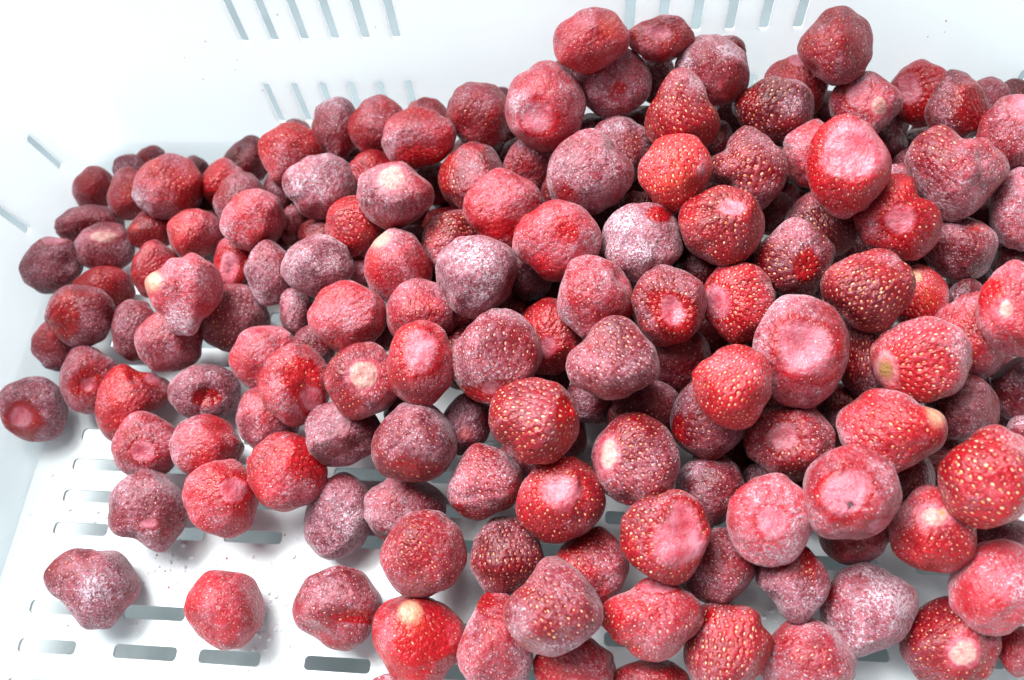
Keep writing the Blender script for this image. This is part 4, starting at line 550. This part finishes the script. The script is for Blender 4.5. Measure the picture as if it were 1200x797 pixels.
    (186, (-89.1, 22.7, 16.2), (0.9854, 0.0489, 0.1481, 0.0679), (15.68, 0.0, -1.14, 14.17), 13.1, (1.0, 0.92, 0.97, 0.93), 0.7, 0.35, 0.6, [('R', 0.43, -0.21, 0.44, 0.17), ('B', 0.78, -0.34, 0.244, -0.12)], 'mauve frosted strawberry with a red overhung hollow, beside the yellow patched one'),
]
BURIED = [(12.5, (73.1, 209.2, 19.3), 'dim strawberry buried in the gap right of the dark conical strawberry'), (12.5, (136.4, 217.4, 19.8), 'dim strawberry buried in the gap left of the wide heart shaped mauve strawberry'), (12.5, (-54.6, 219.0, 18.3), 'dim strawberry buried in the gap above the dusty faced strawberry'), (12.5, (43.6, 135.7, 15.4), 'dim strawberry buried in the gap above the dim mauve strawberry'), (12.5, (16.9, 220.9, 32.5), 'dim strawberry buried in the gap left of the deep red cone shaped strawberry'), (12.5, (66.9, 97.9, 12.7), 'dim strawberry buried in the gap left of the dark red dimpled strawberry'), (12.5, (-63.6, 183.8, 13.1), 'dim strawberry buried in the gap above the brick red fine seeded strawberry'), (12.3, (-48.9, 116.0, 27.7), 'dim strawberry buried in the gap left of the large dusty strawberry'), (12.1, (151.7, 154.2, 13.9), 'dim strawberry buried in the gap left of the pink capped strawberry'), (11.8, (-176.5, 182.0, 11.0), 'dim strawberry buried in the gap right of the bright red rounded strawberry'), (10.7, (127.6, 195.6, 38.0), 'dim strawberry buried in the gap above the glossy wet red three cornered strawberry'), (10.7, (168.1, 224.8, 39.9), 'dim strawberry buried in the gap right of the dusky purple cone'), (10.4, (151.3, 175.7, 34.5), 'dim strawberry buried in the gap above the black red strawberry'), (10.2, (30.9, 168.3, 36.5), 'dim strawberry buried in the gap right of the white frosted violet strawberry'), (10.2, (-11.5, 185.6, 39.1), 'dim strawberry buried in the gap left of the broad triangular dusty strawberry'), (8.7, (-104.9, 206.1, 24.4), 'dim strawberry buried in the gap below the very dark small strawberry'), (8.6, (52.1, 110.5, 37.7), 'dim strawberry buried in the gap right of the dim mauve strawberry'), (8.5, (-2.5, 213.6, 41.1), 'dim strawberry buried in the gap above the broad triangular dusty strawberry'), (8.4, (121.7, 224.8, 31.5), 'dim strawberry buried in the gap left of the open red strawberry'), (8.1, (-114.5, 168.1, 29.1), 'dim strawberry buried in the gap above the grey sugared bell shaped strawberry'), (7.7, (57.3, 157.4, 38.8), 'dim strawberry buried in the gap below the squarish bright red strawberry'), (7.4, (134.8, 109.0, 28.5), 'dim strawberry buried in the gap below the pink frosted strawberry'), (7.1, (17.8, 173.8, 44.1), 'dim strawberry buried in the gap above the white frosted violet strawberry'), (11.5, (-38.9, 236.5, 12.0), 'dim strawberry buried in the gap above the mauve red strawberry'), (11.5, (90.4, 194.3, 19.0), 'dim strawberry buried in the gap left of the glossy wet red three cornered strawberry'), (10.2, (48.0, 85.0, 13.0), 'dim strawberry buried in the gap below the dark frosted strawberry'), (11.5, (113.3, 175.4, 12.0), 'dim strawberry buried in the gap above the broad dark red strawberry'), (7.8, (64.1, 79.4, 9.0), 'dim strawberry buried in the gap below the dark red dimpled strawberry'), (11.5, (81.0, 72.6, 12.0), 'dim strawberry buried in the gap left of the round face up strawberry'), (9.7, (-186.6, 199.6, 10.0), 'dim strawberry buried in the gap above the bright red rounded strawberry'), (11.5, (-35.1, 135.6, 22.0), 'dim strawberry buried in the gap above the large dusty strawberry'), (11.5, (-67.0, 156.6, 12.0), 'dim strawberry buried in the gap above the rose frosted strawberry'), (11.0, (-84.8, 193.7, 11.0), 'dim strawberry buried in the gap right of the deep red plain strawberry'), (11.5, (129.2, 88.4, 12.0), 'dim strawberry buried in the gap left of the large bright red strawberry'), (11.5, (68.6, 125.3, 12.0), 'dim strawberry buried in the gap left of the large mauve disc of strawberry'), (11.5, (14.6, 146.1, 12.0), 'dim strawberry buried in the gap above the dusty triangular strawberry'), (11.5, (151.3, 123.1, 12.0), 'dim strawberry buried in the gap left of the nearly black strawberry'), (11.5, (165.4, 172.4, 12.0), 'dim strawberry buried in the gap left of the black red strawberry'), (11.5, (93.2, 163.7, 14.0), 'dim strawberry buried in the gap right of the mauve red seeded strawberry'), (11.5, (83.9, 235.7, 12.0), 'dim strawberry buried in the gap below the dark glossy strawberry'), (11.5, (-102.5, 181.0, 13.0), 'dim strawberry buried in the gap above the tiny visible mauve bit of strawberry'), (11.0, (-147.7, 175.4, 11.0), 'dim strawberry buried in the gap above the greyish mauve oval strawberry'), (10.0, (86.2, 108.7, 10.0), 'dim strawberry buried in the gap above the dark red dimpled strawberry'), (11.5, (-2.3, 245.6, 12.0), 'dim strawberry buried in the gap below the heavily sugared looking frosted strawberry'), (11.2, (-127.8, 195.3, 12.0), 'dim strawberry buried in the gap below the blocky rough purple strawberry'), (11.5, (149.4, 239.7, 12.0), 'dim strawberry buried in the gap left of the dusky purple cone'), (11.5, (-31.8, 215.2, 22.0), 'dim strawberry buried in the gap left of the mauve red strawberry'), (9.2, (-67.2, 205.0, 10.0), 'dim strawberry buried in the gap left of the large pale pink barrel shaped strawberry'), (11.5, (49.9, 208.6, 12.0), 'dim strawberry buried in the gap right of the light orange red strawberry'), (11.5, (-23.8, 196.0, 15.0), 'dim strawberry buried in the gap right of the large pale pink barrel shaped strawberry'), (9.0, (-110.8, 204.8, 9.0), 'dim strawberry buried in the gap above the deep red plain strawberry'), (11.5, (9.0, 192.4, 12.0), 'dim strawberry buried in the gap below the broad triangular dusty strawberry')]

NU, NV = 84, 52
_th = np.linspace(0, math.pi, NV + 1); _ph = np.linspace(0, 2 * math.pi, NU, endpoint=False)
_TH, _PH = np.meshgrid(_th[1:-1], _ph, indexing='ij')
SPH = np.concatenate([[[0, 0, 1]], np.stack([np.sin(_TH) * np.cos(_PH), np.sin(_TH) * np.sin(_PH), np.cos(_TH)], -1).reshape(-1, 3), [[0, 0, -1]]])
LV = []; LU = []; POLY = []           # faces, per-corner uv
last = 1 + (NV - 1) * NU
def vid(i, j): return 0 if i == 0 else (last if i == NV else 1 + (i - 1) * NU + j % NU)
for i in range(NV):
    for j in range(NU):
        if i == 0: q = [(0, j + .5), (1, j), (1, j + 1)]
        elif i == NV - 1: q = [(i, j), (NV, j + .5), (i, j + 1)]
        else: q = [(i, j), (i + 1, j), (i + 1, j + 1), (i, j + 1)]
        POLY.append([vid(a, int(b)) for a, b in q]); LU.append([(b / NU, a / NV) for a, b in q])

def waves(rng, d, n, lo, hi):
    out = np.zeros(len(d))
    for _ in range(n):
        k = rng.normal(size=3); k *= rng.uniform(lo, hi) / np.linalg.norm(k); out += np.sin(d @ k + rng.uniform(0, 6.28))
    return out / math.sqrt(n / 2.0)

def strawberry(idn, loc, quat, A, c, diag, frost, tone, seeds, feats):
    rng = np.random.default_rng(1000 + idn)
    # which way the stem end looks
    pole = None
    for k, fx, fy, rx, ry in feats:
        if k in 'WPGR' and pole is None:
            r2 = min(0.92, fx * fx + fy * fy); pole = np.array([fx, fy, math.sqrt(1 - r2)])
    if pole is None:
        dirs4 = [(.7, .7), (.7, -.7), (-.7, -.7), (-.7, .7)]; m = int(np.argmin(diag))
        tip = np.array([*dirs4[m], 0]) if min(diag) < 0.92 else np.array([rng.normal() * .6, -0.8 + .5 * rng.normal(), 0])
        pole = -tip / np.linalg.norm(tip) + np.array([0, 0, rng.uniform(-.5, .2)])
    pole = pole / np.linalg.norm(pole)
    h = np.cross(pole, [0.3, 0.9, 0.2]); h /= np.linalg.norm(h); k2 = np.cross(pole, h)
    d = SPH @ np.stack([h, k2, pole])
    rho = np.hypot(d[:, 0], d[:, 1]); ph = np.arctan2(d[:, 1], d[:, 0])
    # outline: four extents (1) and the fullness of the four diagonals, smooth round the berry
    ctrl = np.array([1, diag[0], 1, diag[3], 1, diag[2], 1, diag[1]], float)     # E NE N NW W SW S SE
    co = np.fft.rfft(ctrl) / 8
    r = co[0].real + sum(2 * (co[m] * np.exp(1j * m * ph)).real for m in (1, 2, 3)) + (co[4] * np.exp(4j * ph)).real
    r = r + 0.016 * np.sin(3 * ph + rng.uniform(0, 6.28)) + 0.012 * np.sin(5 * ph + rng.uniform(0, 6.28)) + 0.007 * np.sin(9 * ph + rng.uniform(0, 6.28))
    ux = r * rho ** 0.93 * np.cos(ph); uy = r * rho ** 0.93 * np.sin(ph); uz = d[:, 2] * (1 + 0.06 * rng.normal())
    for k, fx, fy, rx, ry in feats:
        if k == 'H':
            a = math.atan2(fy, fx); w = np.exp(-((np.angle(np.exp(1j * (ph - a)))) / 0.30) ** 2) * rho ** 2; ux *= 1 - .30 * w; uy *= 1 - .30 * w
        elif k == 'B':
            a = math.atan2(fy, fx); w = ry * np.exp(-((np.angle(np.exp(1j * (ph - a)))) / rx) ** 2) * np.clip(rho * 1.15, 0, 1) ** 1.5; ux *= 1 + w; uy *= 1 + w
    lump = 0.040 * waves(rng, d, 7, 1.6, 3.4) + 0.024 * waves(rng, d, 10, 4, 8) + 0.0095 * waves(rng, d, 14, 9, 18)
    s = 1 + lump
    # a crease or two pressed into the flesh
    for _ in range(rng.integers(0, 3)):
        nrm = rng.normal(size=3); nrm /= np.linalg.norm(nrm); off = rng.uniform(-.3, .3); cen = rng.normal(size=3); cen /= np.linalg.norm(cen)
        x = d @ nrm - off + 0.06 * np.sin(d @ rng.normal(size=3) * 4)
        s -= 0.065 * np.exp(-(x / 0.09) ** 2) * np.clip(d @ cen, 0, 1) ** 1.5
    # soft hollows thawed and refrozen into the flesh
    for _ in range(rng.integers(1, 4) if len(feats) < 2 else 1):
        q = rng.normal(size=3); q[2] = abs(q[2]) + .2; q /= np.linalg.norm(q); aa = np.arccos(np.clip(d @ q, -1, 1)); s -= rng.uniform(.05, .13) * np.exp(-(aa / rng.uniform(.22, .40)) ** 2)
    ux, uy, uz = ux * s, uy * s, uz * s
    # flats where berries froze against each other
    for _ in range(rng.integers(2, 5)):
        q = rng.normal(size=3); q[2] = abs(q[2]) + .3; q /= np.linalg.norm(q); hh = ux * q[0] + uy * q[1] + uz * q[2]; lim = rng.uniform(.74, .86)
        ov = hh - lim; cut = np.where(ov > 0, ov - .05 * np.log1p(ov / .05) * 1.0, 0) * .8
        ux, uy, uz = ux - q[0] * cut, uy - q[1] * cut, uz - q[2] * cut
    # keep the measured breadth and length
    mx, mn = np.percentile(ux, 99.7), np.percentile(ux, 0.3); ux = (ux - (mx + mn) / 2) / ((mx - mn) / 2) * 1.01
    mx, mn = np.percentile(uy, 99.7), np.percentile(uy, 0.3); uy = (uy - (mx + mn) / 2) / ((mx - mn) / 2) * 1.01
    A = np.array(A).reshape(2, 2)
    fr = np.full(len(d), frost) + 0.17 * waves(rng, d, 8, 2, 5); ba = np.zeros(len(d)); pk = np.zeros(len(d)); wh = np.zeros(len(d))
    og = np.zeros(len(d)); cr = np.zeros(len(d)); gr = np.zeros(len(d)); dk = np.zeros(len(d)); dep = np.zeros(len(d)); scar = np.zeros(len(d), bool)
    to = np.full(len(d), tone) + 0.07 * waves(rng, d, 6, 1.5, 3)
    wob = 1 + 0.16 * waves(rng, d, 8, 3, 7)
    sc = 0.5 * (abs(np.linalg.det(A)) ** 0.5) + 0.5 * c
    for k, fx, fy, rx, ry in feats:
        dd = np.hypot((ux - fx) / max(rx, .02), (uy - fy) / max(ry, .02)) * wob
        front = uz > -0.25
        g = np.exp(-dd ** 2 * 1.1) * front; g1 = np.clip((1.25 - dd) / 0.5, 0, 1) * front; fr_ = min(rx, ry)
        if k == 'R': ba = np.maximum(ba, g1); dep += 0.42 * fr_ * g; fr -= 0.5 * g1; to += 0.12 * g1
        elif k == 'P': pk = np.maximum(pk, g1 * 0.95); dep += 0.40 * fr_ * g; ba = np.maximum(ba, 0.6 * np.exp(-((dd - 1.25) / .28) ** 2) * front); fr = np.where(g1 > 0, fr * (1 - .30 * g1), fr); ba = np.maximum(ba, 0.35 * g1 * (dd > .6)); wh = np.maximum(wh, 0.16 * np.clip((0.75 - dd) / 0.6, 0, 1) * front); scar |= (dd < 0.95) & front
        elif k == 'W':
            pk = np.maximum(pk, np.clip((1.9 - dd) / 0.9, 0, 1) * front * 0.8); wh = np.maximum(wh, np.clip((1.1 - dd) / 0.35, 0, 1) * front)
            dep += 0.30 * fr_ * np.exp(-(dd / 1.6) ** 2) * front - 0.22 * fr_ * np.exp(-(dd / 0.8) ** 4) * front; fr -= 0.7 * np.clip((1.7 - dd) / 0.6, 0, 1) * front; scar |= (dd < 1.15) & front
        elif k == 'G':
            pk = np.maximum(pk, g1); wh = np.maximum(wh, 0.55 * g1); gr = np.maximum(gr, np.clip((0.62 - dd) / 0.4, 0, 1) * front); dep += 0.25 * fr_ * g; fr -= 0.5 * g1; scar |= (dd < 1.1) & front
        elif k == 'Y': cr = np.maximum(cr, np.clip((1.3 - dd) / 0.6, 0, 1) * front * .9); dep -= 0.12 * fr_ * g; fr -= 0.15 * g1
        elif k == 'O': og = np.maximum(og, np.clip((1.35 - dd) / 1.0, 0, 1) * front * .6); fr -= 0.1 * g1
        elif k == 'F': fr += 0.55 * np.clip((1.4 - dd) / 0.9, 0, 1) * front
        elif k == 'N': ba = np.maximum(ba, 0.8 * np.clip((1.7 - dd) / 1.3, 0, 1) * front); fr -= 0.25 * np.clip((1.7 - dd) / 1.0, 0, 1) * front
        elif k == 'K': dk = np.maximum(dk, np.clip((1.3 - dd) / 0.5, 0, 1) * front); dep += 1.0 * fr_ * np.exp(-dd ** 2) * front
    xy = np.stack([ux, uy], 1) @ A.T; P = np.column_stack([xy, uz * c])
    P[:, 2] -= dep * sc
    # dents only where there is flesh behind, pushed a little along the berry's own axis too
    P *= 0.001
    me = bpy.data.meshes.new('strawberry')
    n_s = scar.sum()
    polys = POLY; uvs = LU
    take = None
    if n_s > 30:
        fm = np.array([scar[p].mean() > 0.99 for p in POLY])
        if fm.sum() > 25: take = fm
    # normals of the whole skin, so that the stem scar joins the rest without a seam
    tri = FQ
    v = P[tri]; fn = np.cross(v[:, 2] - v[:, 0], v[:, 3] - v[:, 1]); N = np.zeros_like(P)
    for q in range(4): np.add.at(N, tri[:, q], fn)
    N /= np.linalg.norm(N, axis=1)[:, None] + 1e-12
    def build(name, sel):
        idx = np.nonzero(sel)[0] if sel is not None else np.arange(len(POLY))
        used = np.unique(np.concatenate([POLYA[i] for i in idx])) if sel is not None else np.arange(len(P))
        remap = np.full(len(P), -1); remap[used] = np.arange(len(used))
        me = bpy.data.meshes.new(name); me.vertices.add(len(used)); me.vertices.foreach_set('co', P[used].ravel())
        ll = [POLYA[i] for i in idx]; tot = np.array([len(q) for q in ll]); lp = remap[np.concatenate(ll)]
        me.loops.add(len(lp)); me.loops.foreach_set('vertex_index', lp.astype(np.int32))
        me.polygons.add(len(ll)); me.polygons.foreach_set('loop_start', np.concatenate([[0], np.cumsum(tot)[:-1]]).astype(np.int32))
        uvl = me.uv_layers.new(name='UVMap'); uvl.data.foreach_set('uv', np.concatenate([LUA[i] for i in idx]).ravel().astype(np.float32))
        for nm, (x, y, z) in (('mask_a', (fr, ba, np.full(len(P), seeds))), ('mask_b', (pk, wh, og)), ('mask_c', (cr, gr, dk))):
            at = me.attributes.new(nm, 'FLOAT_COLOR', 'POINT'); arr = np.ones((len(used), 4), np.float32)
            arr[:, 0], arr[:, 1], arr[:, 2] = np.clip(x, 0, 1.6)[used], np.clip(y, 0, 1)[used], np.clip(z, 0, 1)[used]; at.data.foreach_set('color', arr.ravel())
        at = me.attributes.new('tone', 'FLOAT', 'POINT'); at.data.foreach_set('value', np.clip(to, 0, 1)[used].astype(np.float32))
        me.materials.append(M_BERRY); me.update(calc_edges=True); me.validate()
        me.polygons.foreach_set('use_smooth', [True] * len(me.polygons))
        me.normals_split_custom_set_from_vertices([tuple(q) for q in N[used]]); me.update()
        o = bpy.data.objects.new(name, me); COL.objects.link(o); return o
    o = build('strawberry', None if take is None else ~take)
    o.location = [q * 0.001 for q in loc]; o.rotation_mode = 'QUATERNION'; o.rotation_quaternion = quat
    if take is not None:
        p = build('stem_scar', take); p.parent = o
    o['category'] = 'strawberry'; o['group'] = 'frozen strawberries in the white crate'
    return o
POLYA = [np.array(p) for p in POLY]; LUA = [np.array(u) for u in LU]
FQ = np.array([p if len(p) == 4 else p + [p[-1]] for p in POLY])

for idn, loc, quat, A, c, diag, frost, tone, seeds, feats, label in BERRIES:
    o = strawberry(idn, loc, quat, A, c, diag, frost, tone, seeds, feats); o['label'] = label
    if idn >= 300: o['group'] = 'strawberries buried in the gaps of the heap'  # gap fillers whose near-black tone puts the gap shade into their colour
rb = random.Random(4)
for i, (r, loc, label) in enumerate(BURIED):
    q = Quaternion((rb.gauss(0, 1), rb.gauss(0, 1), rb.gauss(0, 1), rb.gauss(0, 1))).normalized()
    o = strawberry(500 + i, loc, tuple(q), (r * .98, 0, 0, r * 1.02), r, (1, .95, .95, 1), 0.15, 0.12, 0.4, [])  # added fillers, toned dark so the gaps between berries read as shade
    o['label'] = label; o['group'] = 'strawberries buried in the gaps of the heap'

# ---------------------------------------------------------------- loose frost and fruit crumbs
def crumbs(name, spots, mat, seed):
    """spots: (x, y, z, normal, radius) small irregular lumps"""
    rn = random.Random(seed); V, Fc = [], []
    for x, y, z, nrm, r in spots:
        k = len(V); nv = Vector(nrm); t1 = nv.orthogonal().normalized(); t2 = nv.cross(t1); m = 6
        for ring, (rr, hh) in enumerate(((1.0, 0.0), (0.75, 0.55))):
            for j in range(m):
                a = 6.283 * j / m + ring * .5; q = r * rr * rn.uniform(.65, 1.3); p = Vector((x, y, z)) + t1 * math.cos(a) * q + t2 * math.sin(a) * q + nv * (r * hh * rn.uniform(.6, 1.1) + .00005)
                V.append(p)
        V.append(Vector((x, y, z)) + nv * r * .9)
        for j in range(m):
            j2 = (j + 1) % m; Fc.append((k + j, k + j2, k + m + j2, k + m + j)); Fc.append((k + m + j, k + m + j2, k + 2 * m))
    o = mesh_object(name, V, Fc, mat); o['kind'] = 'stuff'; return o
rn = random.Random(11); sp = []
def in_slot(x, y): return any(a - .0005 < x < b + .0005 for a, b in FX) and any(abs(y - q) < .0033 for q in FY)
for _ in range(520):
    x, y = rn.uniform(-.235, .2), rn.uniform(-.02, .12)
    if rn.random() < .75:
        cx, cy = rn.choice([(-.160, .010), (-.150, .030), (-.125, .012), (-.17, .035), (-.11, .03), (-.09, .06), (.06, .03), (-.2, .06)]); x, y = rn.gauss(cx, .012), rn.gauss(cy, .008)
    if in_slot(x, y): continue
    sp.append((x, y, 0.0, (0, 0, 1), rn.choice([.0003, .0004, .0005, .0007, .0011])))
crumbs('loose_frost', sp, M_FROST, 3)
sp = []
for x, z in ((-.178, .062), (-.165, .07), (-.155, .06), (-.158, .055), (-.175, .05), (-.15, .043), (-.129, .082), (.132, .071), (.1335, .066), (.128, .064), (-.09, .075)):
    sp.append((x, YB + DR * z, z, (0, -cs, sn_), rn.uniform(.0002, .00034)))
for y, z in ((.222, .078), (.213, .082), (.217, .072), (.19, .09)):
    sp.append((XL - DR * z, y, z, (cs, 0, sn_), rn.uniform(.0004, .0006)))
for x, y in ((-.2265, .006), (-.171, .040), (-.166, .034), (-.187, .026), (-.2, .012), (-.163, .028), (.082, .0125), (-.142, .04), (-.12, .05), (-.21, .033)):
    sp.append((x, y, 0.0, (0, 0, 1), rn.uniform(.0003, .0006)))
crumbs('fruit_crumbs', sp, M_CRUMB, 5)
